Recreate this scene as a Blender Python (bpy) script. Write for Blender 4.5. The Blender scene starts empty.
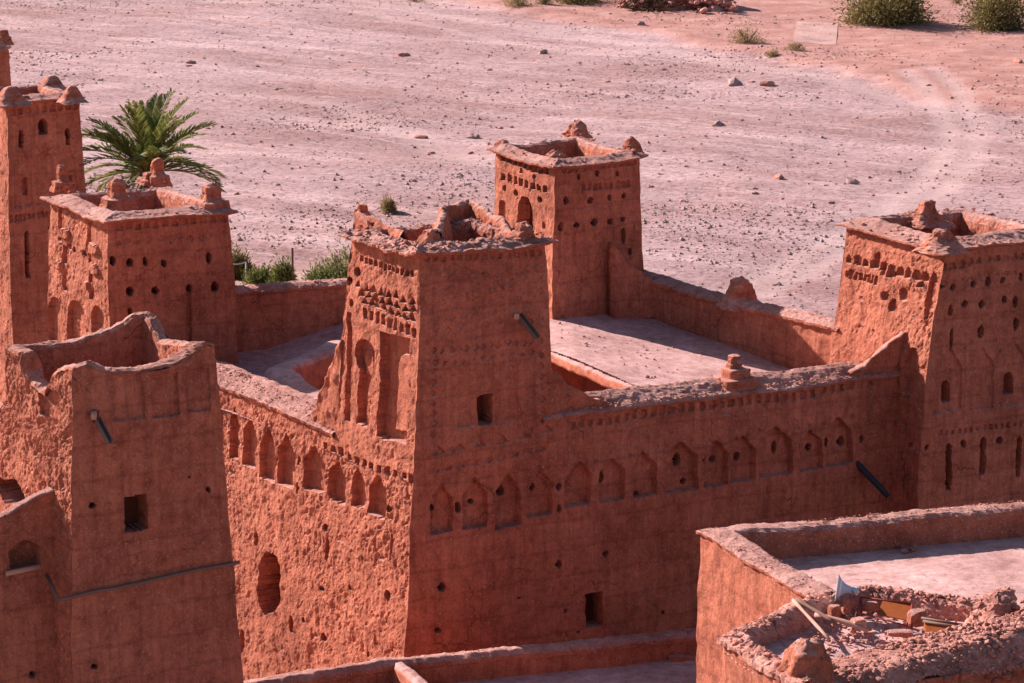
import bpy, bmesh, math, random
import numpy as np
from mathutils import Vector, Matrix
random.seed(7)
RNG = np.random.default_rng(11)
C = bpy.context.scene.collection
rad = math.radians

# ---------------------------------------------------------------- camera model
F, YH, W, H, CZ = 2800.0, -280.0, 1024, 683, 30.0
PITCH = math.atan((H/2 - YH)/F)
def ray(px, py):
    a = (px-W/2)/F; b = -(py-H/2)/F
    return np.array([a, math.cos(PITCH)+b*math.sin(PITCH), -math.sin(PITCH)+b*math.cos(PITCH)])
def P(px, py, z):
    d = ray(px, py); t = (z-CZ)/d[2]
    return (d[0]*t, d[1]*t)
def PY(px, py, Y):
    d = ray(px, py); t = Y/d[1]
    return np.array([d[0]*t, Y, CZ+d[2]*t])

# ---------------------------------------------------------------- noise
def _h(ix, iy, iz, seed):
    n = (ix.astype(np.uint32)*np.uint32(374761393) + iy.astype(np.uint32)*np.uint32(668265263)
         + iz.astype(np.uint32)*np.uint32(2147483647) + np.uint32((seed*1274126177) & 0xffffffff))
    n = (n ^ (n >> np.uint32(13)))*np.uint32(1274126177)
    n = n ^ (n >> np.uint32(16)); n = n*np.uint32(2246822519); n = n ^ (n >> np.uint32(15))
    return (n & np.uint32(0xffffff)).astype(np.float32)/8388608.0 - 1.0
def vn(p, seed=0):
    f = np.floor(p); i = f.astype(np.int64) + 100000; t = (p-f).astype(np.float32); t = t*t*(3-2*t)
    x, y, z = i[..., 0], i[..., 1], i[..., 2]; tx, ty, tz = t[..., 0], t[..., 1], t[..., 2]
    def L(a, b, k): return a+(b-a)*k
    c = [[[_h(x+dx, y+dy, z+dz, seed) for dz in (0, 1)] for dy in (0, 1)] for dx in (0, 1)]
    a = L(L(c[0][0][0], c[1][0][0], tx), L(c[0][1][0], c[1][1][0], tx), ty)
    b = L(L(c[0][0][1], c[1][0][1], tx), L(c[0][1][1], c[1][1][1], tx), ty)
    return L(a, b, tz)
def fbm(p, freq, octv=3, seed=0):
    p = np.asarray(p, dtype=np.float64); r = 0; a = 1.0; s = 0
    for o in range(octv):
        r = r + a*vn(p*freq+o*17.3, seed+o); s += a; a *= .5; freq *= 2.03
    return r/s
def vec(p, freq, octv, seed):
    return np.stack([fbm(p, freq, octv, seed), fbm(p, freq, octv, seed+11), fbm(p, freq, octv, seed+23)], -1)
def warp(p, rough=1.0):
    return vec(p, .45, 2, 3)*.09 + vec(p, 2.6, 2, 40)*.028*rough

# ---------------------------------------------------------------- object helpers
WL = {}
def tag(o, label=None, cat=None, group=None, kind=None):
    if label: o['label'] = label
    if cat: o['category'] = cat
    if group: o['group'] = group
    if kind: o['kind'] = kind
    return o
def empty(name, loc, label=None, cat=None, group=None):
    o = bpy.data.objects.new(name, None); C.objects.link(o); o.location = loc
    o.empty_display_size = .3
    WL[o.name] = np.array(loc, float); return tag(o, label, cat, group)
def mk(name, V, Fc, mat, parent=None, smooth=True, loc=None):
    """V (n,3) world coords, Fc (m,3|4) int array or list"""
    V = np.asarray(V, float)
    base = WL[parent.name] if parent is not None else (np.array(loc, float) if loc is not None else np.array([V[:, 0].mean(), V[:, 1].mean(), V[:, 2].min()]))
    V = V-base
    me = bpy.data.meshes.new(name)
    if isinstance(Fc, np.ndarray):
        k = Fc.shape[1]
        me.vertices.add(len(V)); me.vertices.foreach_set('co', V.astype(np.float32).ravel())
        me.loops.add(Fc.size); me.loops.foreach_set('vertex_index', Fc.astype(np.int32).ravel())
        me.polygons.add(len(Fc)); me.polygons.foreach_set('loop_start', np.arange(0, Fc.size, k, dtype=np.int32))
        try: me.polygons.foreach_set('loop_total', np.full(len(Fc), k, dtype=np.int32))
        except Exception: pass
        me.update(calc_edges=True); me.validate()
    else:
        me.from_pydata([tuple(v) for v in V], [], Fc); me.update()
    me.polygons.foreach_set('use_smooth', np.full(len(me.polygons), bool(smooth)))
    if len(V) < 400:
        bm = bmesh.new(); bm.from_mesh(me); bmesh.ops.recalc_face_normals(bm, faces=bm.faces); bm.to_mesh(me); bm.free()
    me.materials.append(mat)
    o = bpy.data.objects.new(name, me); C.objects.link(o)
    if parent is not None: o.parent = parent
    else: o.location = base
    WL[o.name] = base
    return o
class MB:
    """collects pieces into one mesh"""
    def __init__(s): s.v = []; s.f4 = []; s.f3 = []; s.n = 0
    def add(s, V, Fc):
        V = np.asarray(V, float).reshape(-1, 3); Fc = np.asarray(Fc)
        if Fc.shape[1] == 4: s.f4.append(Fc+s.n)
        else: s.f3.append(Fc+s.n)
        s.v.append(V); s.n += len(V); return s
    def build(s, name, mat, parent=None, smooth=True, loc=None):
        V = np.concatenate(s.v)
        if s.f3 and s.f4:
            fs = [tuple(r) for a in s.f4 for r in a.tolist()]+[tuple(r) for a in s.f3 for r in a.tolist()]
        else: fs = np.concatenate(s.f4 or s.f3)
        return mk(name, V, fs, mat, parent, smooth, loc)
def quads(nr, nc, wrap=False):
    r, c = np.meshgrid(np.arange(nr-1), np.arange(nc if wrap else nc-1), indexing='ij')
    c2 = (c+1) % nc
    a = r*nc+c; b = r*nc+c2; d = (r+1)*nc+c; e = (r+1)*nc+c2
    return np.stack([a, b, e, d], -1).reshape(-1, 4)
BOXF = np.array([[0,3,2,1],[4,5,6,7],[0,1,5,4],[1,2,6,5],[2,3,7,6],[3,0,4,7]])
def box(c, s, rot=None):
    v = np.array([[-1,-1,-1],[1,-1,-1],[1,1,-1],[-1,1,-1],[-1,-1,1],[1,-1,1],[1,1,1],[-1,1,1]], float)*np.array(s)/2
    if rot is not None: v = v@np.array(rot).T
    return v+np.array(c), BOXF
def tube(pts, r, n=8, cap=True):
    pts = [np.array(p, float) for p in pts]; V = []; rr = r if isinstance(r, (list, tuple)) else [r]*len(pts)
    for i, p in enumerate(pts):
        d = pts[min(i+1, len(pts)-1)]-pts[max(i-1, 0)]; d /= np.linalg.norm(d)+1e-9
        a = np.cross(d, [0, 0, 1.] if abs(d[2]) < .95 else [1., 0, 0]); a /= np.linalg.norm(a); b = np.cross(d, a)
        for k in range(n):
            t = 2*math.pi*k/n; V.append(p+rr[i]*(math.cos(t)*a+math.sin(t)*b))
    Fc = quads(len(pts), n, True)
    V = np.array(V)
    if cap:
        V = np.concatenate([V, [pts[0]], [pts[-1]]]); m = len(V); ex = []
        for k in range(n):
            ex.append([m-2, (k+1) % n, k, k]); o = (len(pts)-1)*n; ex.append([m-1, o+k, o+(k+1) % n, o+(k+1) % n])
        tri = np.array(ex)[:, :3]
        return V, Fc, tri
    return V, Fc, None
def addtube(mb, pts, r, n=8):
    V, q, t = tube(pts, r, n); n0 = mb.n
    mb.add(V, q)
    mb.f3.append(t+n0)

# ---------------------------------------------------------------- materials
def newmat(name):
    m = bpy.data.materials.new(name); m.use_nodes = True; nt = m.node_tree
    b = nt.nodes['Principled BSDF']; b.inputs['Roughness'].default_value = .95
    b.inputs['Specular IOR Level'].default_value = .1
    return m, nt, b
def N(nt, t, **k):
    n = nt.nodes.new(t)
    for a, v in k.items():
        if a in n.inputs.keys() if hasattr(n.inputs, 'keys') else False: n.inputs[a].default_value = v
        else: setattr(n, a, v)
    return n
def noise(nt, vecout, scale, detail=4, rough=.6):
    n = nt.nodes.new('ShaderNodeTexNoise'); n.inputs['Scale'].default_value = scale; n.inputs['Detail'].default_value = detail
    n.inputs['Roughness'].default_value = rough; nt.links.new(vecout, n.inputs['Vector']); return n.outputs['Fac']
def ramp(nt, fac, stops):
    r = nt.nodes.new('ShaderNodeValToRGB'); e = r.color_ramp.elements
    while len(e) < len(stops): e.new(.5)
    for i, (p, c) in enumerate(stops):
        e[i].position = p; e[i].color = (*c, 1) if len(c) == 3 else c
    nt.links.new(fac, r.inputs['Fac']); return r.outputs['Color']
def mix(nt, fac, a, b, mode='MIX'):
    m = nt.nodes.new('ShaderNodeMix'); m.data_type = 'RGBA'; m.blend_type = mode
    for s, v in ((0, fac), (6, a), (7, b)):
        if isinstance(v, (int, float)): m.inputs[s].default_value = v
        elif isinstance(v, tuple): m.inputs[s].default_value = (*v, 1)
        else: nt.links.new(v, m.inputs[s])
    return m.outputs[2]
def coords(nt, scale=(1, 1, 1)):
    g = nt.nodes.new('ShaderNodeNewGeometry'); mp = nt.nodes.new('ShaderNodeMapping'); mp.inputs['Scale'].default_value = scale
    nt.links.new(g.outputs['Position'], mp.inputs['Vector']); return mp.outputs['Vector']
def bump(nt, b, h, strength=.5, dist=.02):
    bp = nt.nodes.new('ShaderNodeBump'); bp.inputs['Strength'].default_value = strength; bp.inputs['Distance'].default_value = dist
    nt.links.new(h, bp.inputs['Height']); nt.links.new(bp.outputs['Normal'], b.inputs['Normal'])
def earth(name, base, dark, pale, fleck=.5, bumpd=.02, streak=.35, side=None, dust=None, lo=.35, hi=.6, lines=False):
    m, nt, b = newmat(name); v = coords(nt); vs = coords(nt, (3.5, 3.5, .6))
    def body(base, dark):
        c = ramp(nt, noise(nt, v, .7, 6, .65), [(.3, dark), (.52, base), (.75, tuple(x*1.12 for x in base))])
        return mix(nt, streak, c, ramp(nt, noise(nt, vs, 1.4, 5, .7), [(.35, dark), (.6, base)]))
    c = body(base, dark)
    if side or dust:
        g = nt.nodes.new('ShaderNodeNewGeometry'); sx = nt.nodes.new('ShaderNodeSeparateXYZ'); nt.links.new(g.outputs['Normal'], sx.inputs[0])
        ad = nt.nodes.new('ShaderNodeMath'); ad.operation = 'MULTIPLY_ADD'; nt.links.new(noise(nt, v, 6, 4, .7), ad.inputs[0]); ad.inputs[1].default_value = .5; nt.links.new(sx.outputs[2], ad.inputs[2])
        k = ramp(nt, ad.outputs[0], [(lo+.25, (0, 0, 0)), (min(hi+.25, 1), (1, 1, 1))])
        if side: c = mix(nt, k, body(*side), c)
        else: c = mix(nt, mix(nt, 1.0, k, (.75, .75, .75), 'MULTIPLY'), c, dust)
    # weather stains, mottling, rain streaks, faint lift lines and cracks of the mud itself
    c = mix(nt, 1.0, c, ramp(nt, noise(nt, v, .3, 6, .7), [(.34, (.74, .70, .70)), (.5, (1, 1, 1)), (.66, (1.14, 1.2, 1.2))]), 'MULTIPLY')
    c = mix(nt, 1.0, c, ramp(nt, noise(nt, v, 2.6, 8, .8), [(.33, (.66, .62, .62)), (.5, (1, 1, 1)), (.67, (1.2, 1.32, 1.36))]), 'MULTIPLY')
    if lines:
        vr_ = coords(nt, (5, 5, .28)); c = mix(nt, 1.0, c, ramp(nt, noise(nt, vr_, 1.0, 5, .7), [(.36, (.8, .78, .78)), (.5, (1, 1, 1)), (.7, (1.1, 1.14, 1.14))]), 'MULTIPLY')
        wv = nt.nodes.new('ShaderNodeTexWave'); wv.bands_direction = 'Z'; wv.inputs['Scale'].default_value = .36; wv.inputs['Distortion'].default_value = 1.2; wv.inputs['Detail'].default_value = 4; wv.inputs['Detail Scale'].default_value = 2.5; nt.links.new(v, wv.inputs['Vector'])
        c = mix(nt, 1.0, c, ramp(nt, wv.outputs['Fac'], [(0, (.84, .82, .82)), (.05, (1, 1, 1))]), 'MULTIPLY')
    dn = nt.nodes.new('ShaderNodeTexNoise'); dn.inputs['Scale'].default_value = 1.8; dn.inputs['Detail'].default_value = 5; nt.links.new(v, dn.inputs['Vector'])
    vc = nt.nodes.new('ShaderNodeVectorMath'); vc.operation = 'MULTIPLY_ADD'; nt.links.new(dn.outputs['Color'], vc.inputs[0]); vc.inputs[1].default_value = (.9, .9, .9); nt.links.new(v, vc.inputs[2])
    vo = nt.nodes.new('ShaderNodeTexVoronoi'); vo.feature = 'DISTANCE_TO_EDGE'; vo.inputs['Scale'].default_value = .42; nt.links.new(vc.outputs[0], vo.inputs['Vector'])
    ck = mix(nt, 1.0, ramp(nt, vo.outputs['Distance'], [(.004, (1, 1, 1)), (.012, (0, 0, 0))]), ramp(nt, noise(nt, v, .5, 3), [(.5, (0, 0, 0)), (.6, (.75,)*3)]), 'MULTIPLY')
    c = mix(nt, ck, c, tuple(x*.45 for x in dark))
    f = noise(nt, v, 15, 4, .8)
    c = mix(nt, ramp(nt, f, [(.56, (0, 0, 0)), (.68, (fleck,)*3)]), c, pale)
    f2 = noise(nt, v, 8, 4, .75)
    c = mix(nt, ramp(nt, f2, [(.33, (.6,)*3), (.44, (0, 0, 0))]), c, tuple(x*.6 for x in dark))
    nt.links.new(c, b.inputs['Base Color'])
    h = nt.nodes.new('ShaderNodeMath'); h.operation = 'MULTIPLY_ADD'; nt.links.new(noise(nt, v, 5, 8, .8), h.inputs[0]); h.inputs[1].default_value = 1.6; nt.links.new(noise(nt, v, 22, 5, .8), h.inputs[2])
    bump(nt, b, h.outputs[0], 1.0, bumpd); return m
M = {}
M['adobe'] = earth('adobe', *((.55, .172, .107), (.42, .122, .074)), (.68, .38, .32), .8, .05, lines=True, dust=(.58, .30, .26), lo=.55, hi=.85)
M['adobe_deep'] = earth('adobe_deep', (.50, .155, .095), (.40, .11, .065), (.5, .24, .16), .3, .02)
M['cap'] = earth('dusty_cap', (.56, .28, .245), (.42, .17, .14), (.78, .53, .49), .85, .06, .1, side=((.55, .172, .107), (.42, .122, .074)))
M['floor'] = earth('roof_mud', (.53, .30, .285), (.44, .22, .20), (.64, .43, .41), .5, .012, .05, side=((.55, .172, .107), (.42, .122, .074)))
M['rubble'] = earth('rubble_stone', (.55, .24, .195), (.36, .14, .105), (.78, .54, .49), 1.0, .03, .1)
M['stone'] = earth('river_stone', (.46, .28, .26), (.36, .20, .18), (.60, .44, .42), .5, .03, 0)
def plain(name, col, rough=.7, metal=0, var=.25):
    m, nt, b = newmat(name); v = coords(nt)
    c = mix(nt, ramp(nt, noise(nt, v, 8, 4), [(.35, (0, 0, 0)), (.7, (var,)*3)]), col, tuple(x*.45 for x in col))
    nt.links.new(c, b.inputs['Base Color']); b.inputs['Roughness'].default_value = rough; b.inputs['Metallic'].default_value = metal
    return m
M['black_pipe'] = plain('black_pipe', (.03, .035, .05), .35)
M['grey_wood'] = plain('weathered_wood', (.20, .11, .09), .85)
M['pale_wood'] = plain('pale_wood', (.50, .27, .21), .85)
M['steel'] = plain('galvanised', (.19, .13, .115), .8, 0)
M['horn'] = plain('horn_paint', (.42, .50, .62), .45, 0, .1)
M['hornin'] = plain('horn_inside', (.78, .72, .72), .5, 0, .1)
M['red_iron'] = plain('red_iron', (.24, .035, .03), .6, 0, .3)
M['amber'] = plain('amber_sheet', (.30, .075, .02), .6, 0, .35)
M['cable'] = plain('pale_cable', (.6, .5, .48), .7)
M['hole'] = plain('recess_painted_shade', (.12, .035, .022), .95)  # adobe hue darkened to paint in the shade inside holes, slits and windows
M['slab'] = earth('concrete_slab', (.44, .26, .24), (.40, .23, .21), (.5, .33, .31), .3, .01, 0)
def leafmat(name, a, bcol):
    m, nt, b = newmat(name); g = nt.nodes.new('ShaderNodeNewGeometry')
    c = ramp(nt, g.outputs['Random Per Island'], [(0, a), (1, bcol)])
    nt.links.new(c, b.inputs['Base Color']); b.inputs['Roughness'].default_value = .6
    tr = nt.nodes.new('ShaderNodeBsdfTranslucent'); nt.links.new(c, tr.inputs['Color'])
    ms = nt.nodes.new('ShaderNodeMixShader'); ms.inputs[0].default_value = .25
    nt.links.new(b.outputs[0], ms.inputs[1]); nt.links.new(tr.outputs[0], ms.inputs[2])
    nt.links.new(ms.outputs[0], nt.nodes['Material Output'].inputs[0]); return m
M['palm'] = leafmat('palm_leaf', (.07, .09, .022), (.28, .27, .075))
M['bushleaf'] = leafmat('bush_leaf', (.10, .09, .03), (.32, .24, .10))
M['dryleaf'] = leafmat('dry_leaf', (.22, .16, .07), (.42, .30, .15))
M['freshleaf'] = leafmat('fresh_leaf', (.08, .10, .03), (.27, .27, .09))
M['bark'] = plain('bark', (.16, .10, .07), .95)

# ---------------------------------------------------------------- wall faces with carved features
class Face:
    """battered wall face between two corner lines; a,b: functions z -> (x,y)"""
    def __init__(s, a, b, zb, zt):
        s.a, s.b, s.zb, s.zt = a, b, zb, zt
        A = np.array([*a(zb), zb]); B = np.array([*b(zb), zb]); T = np.array([*a(zt), zt]); T2 = np.array([*b(zt), zt])
        zm = (zb+zt)/2
        d = B[:2]-A[:2]; s.dir = np.array([*(d/np.linalg.norm(d)), 0]); s.ref = A
        up = (T+T2-A-B)/2; up -= s.dir*np.dot(up, s.dir)
        n = np.cross(s.dir, up); s.n = n/np.linalg.norm(n)       # outward for counter-clockwise plans
        s.feats = []
    def at(s, px, py):
        d = ray(px, py); o = np.array([0, 0, CZ]); t = np.dot(s.ref-o, s.n)/np.dot(d, s.n); p = o+d*t
        return np.dot(p-s.ref, s.dir), p[2]
    def add(s, kind, px, py, w, h, d, part=None):
        u, z = s.at(px, py)
        wu = abs(s.at(px+w/2, py)[0]-s.at(px-w/2, py)[0]); hz = s.at(px, py-h)[1]-z
        if part == 'putlog_hole' and kind == 'circ': k = random.uniform(.72, .92); wu *= k*random.uniform(.85, 1.1); hz *= k*random.uniform(.9, 1.2)
        if part is None and 0 < d < .12: d *= 1.1 if kind == 'diam' else 1.6
        s.feats.append((kind, u, z, wu, hz, d, part)); return s
    def row(s, kind, p0, p1, n, w, h, d, part=None, jit=.0):
        for i in range(n):
            t = i/(n-1)
            s.add(kind, p0[0]+(p1[0]-p0[0])*t+random.uniform(-jit, jit), p0[1]+(p1[1]-p0[1])*t+random.uniform(-jit, jit), w*(1+random.uniform(-.15, .15)), h*(1+random.uniform(-.15, .15)), d*random.uniform(.75, 1.2), part)
def inside(kind, du, dz, w, h):
    a = np.abs(du)
    if kind == 'rect': return (a < w/2) & (dz > 0) & (dz < h)
    if kind == 'arch':
        r = w/2; hh = max(h-r, h*.5); return (a < r) & (dz > 0) & ((dz < hh) | ((a/r)**2+((dz-hh)/(h-hh))**2 < 1))
    if kind == 'gable':
        hh = h*.68; k = np.clip((dz-hh)/(h-hh), 0, 1); return (dz > 0) & (dz < h) & (a < (w/2)*(1-.9*k))
    if kind == 'circ': return (a/(w/2))**2+((dz-h/2)/(h/2))**2 < 1
    if kind == 'diam': return a/(w/2)+np.abs(dz-h/2)/(h/2) < 1
    if kind == 'tri': return (dz > 0) & (dz < h) & (a < (w/2)*(1-dz/h))
    if kind == 'key':
        hh = h*.62; return ((a < w*.28) & (dz > 0) & (dz < h*.7)) | ((a/(w/2))**2+((dz-h*.8)/(h*.2))**2 < 1)
def carve(mb, face, res, rough, parts, topfn=None, coarse=False):
    """sheet of the face into mb; carved parts go to their own mesh builders"""
    zb, zt = face.zb, face.zt
    nr = max(3, int((zt-zb)/res)+1)
    L = np.linalg.norm(np.array(face.b(zb))-np.array(face.a(zb)))
    nc = max(3, int(L/(res*(1 if not coarse else 4)))+1)
    s = np.linspace(0, 1, nc); t = np.linspace(0, 1, nr)
    S, T = np.meshgrid(s, t)
    zt_s = topfn(s) if topfn is not None else np.full(nc, zt)
    Z = zb+T*(zt_s[None, :]-zb)
    zs = np.linspace(zb, max(zt, zt_s.max())+.01, 60)
    ax = np.array([face.a(z) for z in zs]); bx = np.array([face.b(z) for z in zs])
    AX = np.stack([np.interp(Z, zs, ax[:, 0]), np.interp(Z, zs, ax[:, 1])], -1)
    BX = np.stack([np.interp(Z, zs, bx[:, 0]), np.interp(Z, zs, bx[:, 1])], -1)
    XY = AX*(1-S[..., None])+BX*S[..., None]
    p = np.concatenate([XY, Z[..., None]], -1)
    u = np.sum((p-face.ref)*face.dir, -1); z = p[..., 2]
    edge = np.clip(np.minimum(S, 1-S)*L/.12, 0, 1); edge = edge*edge*(3-2*edge)
    rr_ = min(rough, 1.35); nd = fbm(p, 2.2, 4, 5)*.032*rr_ + fbm(p, 9, 3, 6)*.013*rr_
    if rough > 1.25:                        # rain eroded: vertical runnels, pits and lumps
        k_ = (.5+.9*np.clip(fbm(p, .5, 2, 77)+.4, 0, 1))*min(1.2, (rough-1.1)/.75); q = p*np.array([1, 1, .55])
        nd = nd + (np.abs(fbm(q, 3.2, 4, 9))*-.045 + np.clip(fbm(p, 4.5, 4, 12)-.25, 0, 1)*-.2 + fbm(p, 11, 3, 30)*.035)*k_
    ju = u+fbm(p, 5, 3, 70)*.034*min(rough, 1.3); jz = z+fbm(p, 5, 3, 71)*.034*min(rough, 1.3)
    dep = np.zeros_like(u); pid = np.full(u.shape, -1)
    for k, (kind, uc, z0, w, h, d, part) in enumerate(face.feats):
        if part == 'breach': m = inside(kind, ju-uc+fbm(p, 1.6, 3, 72)*.28-.10*np.sin((z-z0)*1.5), jz-z0+fbm(p, 1.6, 2, 73)*.25, w, h)
        else: m = inside(kind, ju-uc, jz-z0, w, h)
        if part in ('niche', 'recess', 'panel') or part is None:
            dep = np.where(m, np.maximum(dep, d) if d > 0 else dep+d, dep)
        else: dep = np.where(m, dep+d, dep)
        if part: pid = np.where(m, k, pid)
    # hole depths in sunlit rough niches keep their own ground
    off = (nd*np.where(dep > .1, .4, 1.0)-dep)*edge
    p = p+warp(p, min(rough, 1.6))+face.n*off[..., None]
    V = p.reshape(-1, 3); Q = quads(nr, nc)
    pf = pid.reshape(-1)
    c = pf[Q]; fid = np.where((c[:, 0] == c[:, 2]), c[:, 0], -1)
    def sub(q):
        ids, inv = np.unique(q, return_inverse=True); return V[ids], inv.reshape(-1, 4)
    if (fid < 0).any(): mb.add(*sub(Q[fid < 0]))
    for k in np.unique(fid[fid >= 0]):
        b = MB(); b.add(*sub(Q[fid == k])); parts.append((face.feats[k][6], b))
def lerpc(knots):
    """knots: [(z,(x,y)),...]"""
    zs = [k[0] for k in knots]; xs = [k[1][0] for k in knots]; ys = [k[1][1] for k in knots]
    o = np.argsort(zs); zs = np.array(zs)[o]; xs = np.array(xs)[o]; ys = np.array(ys)[o]
    def f(z):
        if z > zs[-1]: k = (z-zs[-1])/(zs[-1]-zs[-2]); return (xs[-1]+(xs[-1]-xs[-2])*k, ys[-1]+(ys[-1]-ys[-2])*k)
        if z < zs[0]: k = (z-zs[0])/(zs[1]-zs[0]); return (xs[0]+(xs[1]-xs[0])*k, ys[0]+(ys[1]-ys[0])*k)
        return (np.interp(z, zs, xs), np.interp(z, zs, ys))
    return f
PARTLABEL = {}
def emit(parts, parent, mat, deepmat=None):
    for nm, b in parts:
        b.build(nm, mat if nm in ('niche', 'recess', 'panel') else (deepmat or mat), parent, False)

def corners(top, zt, zb, bat):
    c = np.mean(np.array(top), 0); out = []
    for t in top:
        d = np.array(t)-c; d = d/np.abs(d).max() if False else d/np.linalg.norm(d)*1.414
        out.append(lerpc([(zt, tuple(t)), (zb, tuple(np.array(t)+d*bat*(zt-zb)))]))
    return out            # front, right, back, left
def tower(parent, cs, zb, zt, res, rough=(1, 1, 1, 2), feat=None, mat='adobe', name='tower', tops=None, label=None, thingloc=None):
    faces = [Face(cs[i], cs[(i+1) % 4], zb, zt) for i in range(4)]
    if feat: feat(faces[0], faces[3])
    mb = MB(); parts = []
    for i, f in enumerate(faces):
        carve(mb, f, res, rough[i], parts, None if tops is None else (lambda s, i=i: tops(i, s)), coarse=(i in (1, 2)))
    o = mb.build(name, M[mat], parent, False)
    if label: o['label'] = label
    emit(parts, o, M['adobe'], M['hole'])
    return o, faces

def sweep(path, closed, prof, res, zf=None, jag=.03, seed=0, inward=1, bumpz=.03):
    """prof: [(inward offset, z offset)], path [(x,y,z)]; offsets to the left of travel (inside of ccw plan)"""
    pts = [np.array(p, float) for p in path]; n = len(pts)
    segs = n if closed else n-1
    mit = []
    for i in range(n):
        def nrm(a, b): d = (b-a)[:2]; d = d/np.linalg.norm(d); return np.array([-d[1], d[0]])
        if closed or (0 < i < n-1):
            a = nrm(pts[i-1], pts[i]); b = nrm(pts[i], pts[(i+1) % n]); m = a+b; m = m/max(np.dot(m, a), .35)
        elif i == 0: m = nrm(pts[0], pts[1])
        else: m = nrm(pts[-2], pts[-1])
        mit.append(m*inward)
    po = [prof[0]]
    for a, b in zip(prof[:-1], prof[1:]):
        k = max(1, int(math.hypot(b[0]-a[0], b[1]-a[1])/res))
        for j in range(1, k+1): po.append((a[0]+(b[0]-a[0])*j/k, a[1]+(b[1]-a[1])*j/k))
    po = np.array(po)
    rows = []; dist = 0; D = []
    for i in range(segs):
        A, B = pts[i], pts[(i+1) % n]; ma, mb_ = mit[i], mit[(i+1) % n]
        L = np.linalg.norm((B-A)[:2]); k = max(2, int(L/res))
        for j in range(k+(1 if (not closed and i == segs-1) else 0)):
            t = j/k; c = A+(B-A)*t; m = ma*(1-t)+mb_*t
            zz = c[2]+(zf(i, t) if zf else 0)
            rows.append(np.stack([c[0]+m[0]*po[:, 0], c[1]+m[1]*po[:, 0], zz+po[:, 1]], -1))
    G = np.array(rows)                                # (len, prof, 3)
    p = G.copy()
    w = warp(p)
    G = G+w+vec(p, 3.5, 3, 60+seed)*jag+vec(p, 10, 2, 160+seed)*jag*.45+np.array([0, 0, 1.])*(fbm(p, 1.1, 3, 80+seed)*bumpz)[..., None]
    nr, nc = G.shape[:2]
    Q = quads(nr, nc)
    if closed:
        c = np.arange(nc-1); last = (nr-1)*nc
        Q = np.concatenate([Q, np.stack([last+c, last+c+1, c+1, c], -1)])
    return G.reshape(-1, 3), (Q[:, ::-1] if inward == 1 else Q)
def ico(n=1):
    t = (1+5**.5)/2
    v = np.array([[-1,t,0],[1,t,0],[-1,-t,0],[1,-t,0],[0,-1,t],[0,1,t],[0,-1,-t],[0,1,-t],[t,0,-1],[t,0,1],[-t,0,-1],[-t,0,1]], float)
    f = [[0,11,5],[0,5,1],[0,1,7],[0,7,10],[0,10,11],[1,5,9],[5,11,4],[11,10,2],[10,7,6],[7,1,8],[3,9,4],[3,4,2],[3,2,6],[3,6,8],[3,8,9],[4,9,5],[2,4,11],[6,2,10],[8,6,7],[9,8,1]]
    v /= np.linalg.norm(v[0])
    for _ in range(n-1):
        nf = []; vs = [tuple(x) for x in v]; mid = {}
        def md(a, b):
            k = (min(a, b), max(a, b))
            if k not in mid:
                m = (np.array(vs[a])+np.array(vs[b])); m /= np.linalg.norm(m); vs.append(tuple(m)); mid[k] = len(vs)-1
            return mid[k]
        for a, b, c in f:
            x, y, z = md(a, b), md(b, c), md(c, a); nf += [[a, x, z], [b, y, x], [c, z, y], [x, y, z]]
        f = nf; v = np.array(vs)
    return v, np.array(f)
ICO1, ICO2, ICO4 = ico(1), ico(2), ico(4)
def rockverts(base, size, seed, amp=.35):
    v = base[0].copy(); v = v*(1+fbm(v*1.0+seed*3.1, 1.3, 2, seed)[:, None]*amp*1.6); return v*np.array(size)
def scatter_stones(mb, pts, smin, smax, flat=.6, sink=.3):
    for p in pts:
        s = random.uniform(smin, smax)*random.choice([.6, .8, 1, 1.3]); a = random.uniform(0, 6.28)
        v = ICO1[0]*(1+RNG.uniform(-.3, .3, (12, 1)))*np.array([s, s*random.uniform(.5, 1), s*flat*random.uniform(.5, 1)])*.5
        ca, sa = math.cos(a), math.sin(a); tl = random.uniform(-.4, .4)
        R = np.array([[ca, -sa, 0], [sa, ca, 0], [0, 0, 1]])@np.array([[1, 0, 0], [0, math.cos(tl), -math.sin(tl)], [0, math.sin(tl), math.cos(tl)]])
        mb.add(v@R.T+np.array(p)+np.array([0, 0, s*flat*.25*(1-sink)]), ICO1[1])
def lump(x, y, z, r, h, steps=2, seed=0, amp=.09, prof=None, n=28, lean=(0, 0)):
    """weathered mud pinnacle: stacked shrinking tiers"""
    if prof is None:
        prof = [(1.15, -.15), (1.05, 0)]
        for k in range(steps):
            t0 = k/steps; t1 = (k+1)/steps; r0 = 1-.72*t0; prof += [(r0, t0+.02), (r0*.88, t1-.05)]
        prof += [(.18, 1.0), (.02, 1.03)]
    pr = []
    for a, b in zip(prof[:-1], prof[1:]):
        k = max(1, int(math.hypot((b[0]-a[0])*r, (b[1]-a[1])*h)/.05))
        for j in range(k): pr.append((a[0]+(b[0]-a[0])*j/k, a[1]+(b[1]-a[1])*j/k))
    pr.append(prof[-1])
    th = np.linspace(0, 2*math.pi, n, endpoint=False)
    V = []
    for (q, w) in pr:
        sq = 1+.12*np.cos(4*(th-rad(28)))*-1
        V.append(np.stack([x+lean[0]*w+np.cos(th)*q*r*sq, y+lean[1]*w+np.sin(th)*q*r*sq, np.full(n, z+w*h)], -1))
    V = np.array(V); V = V+vec(V, 2.5/max(r, .2)*.35, 3, 100+seed)*amp*1.2+vec(V, 5, 3, 140+seed)*amp*.75+vec(V, 13, 2, 150+seed)*amp*.35
    return V.reshape(-1, 3), quads(len(pr), n, True)

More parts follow.
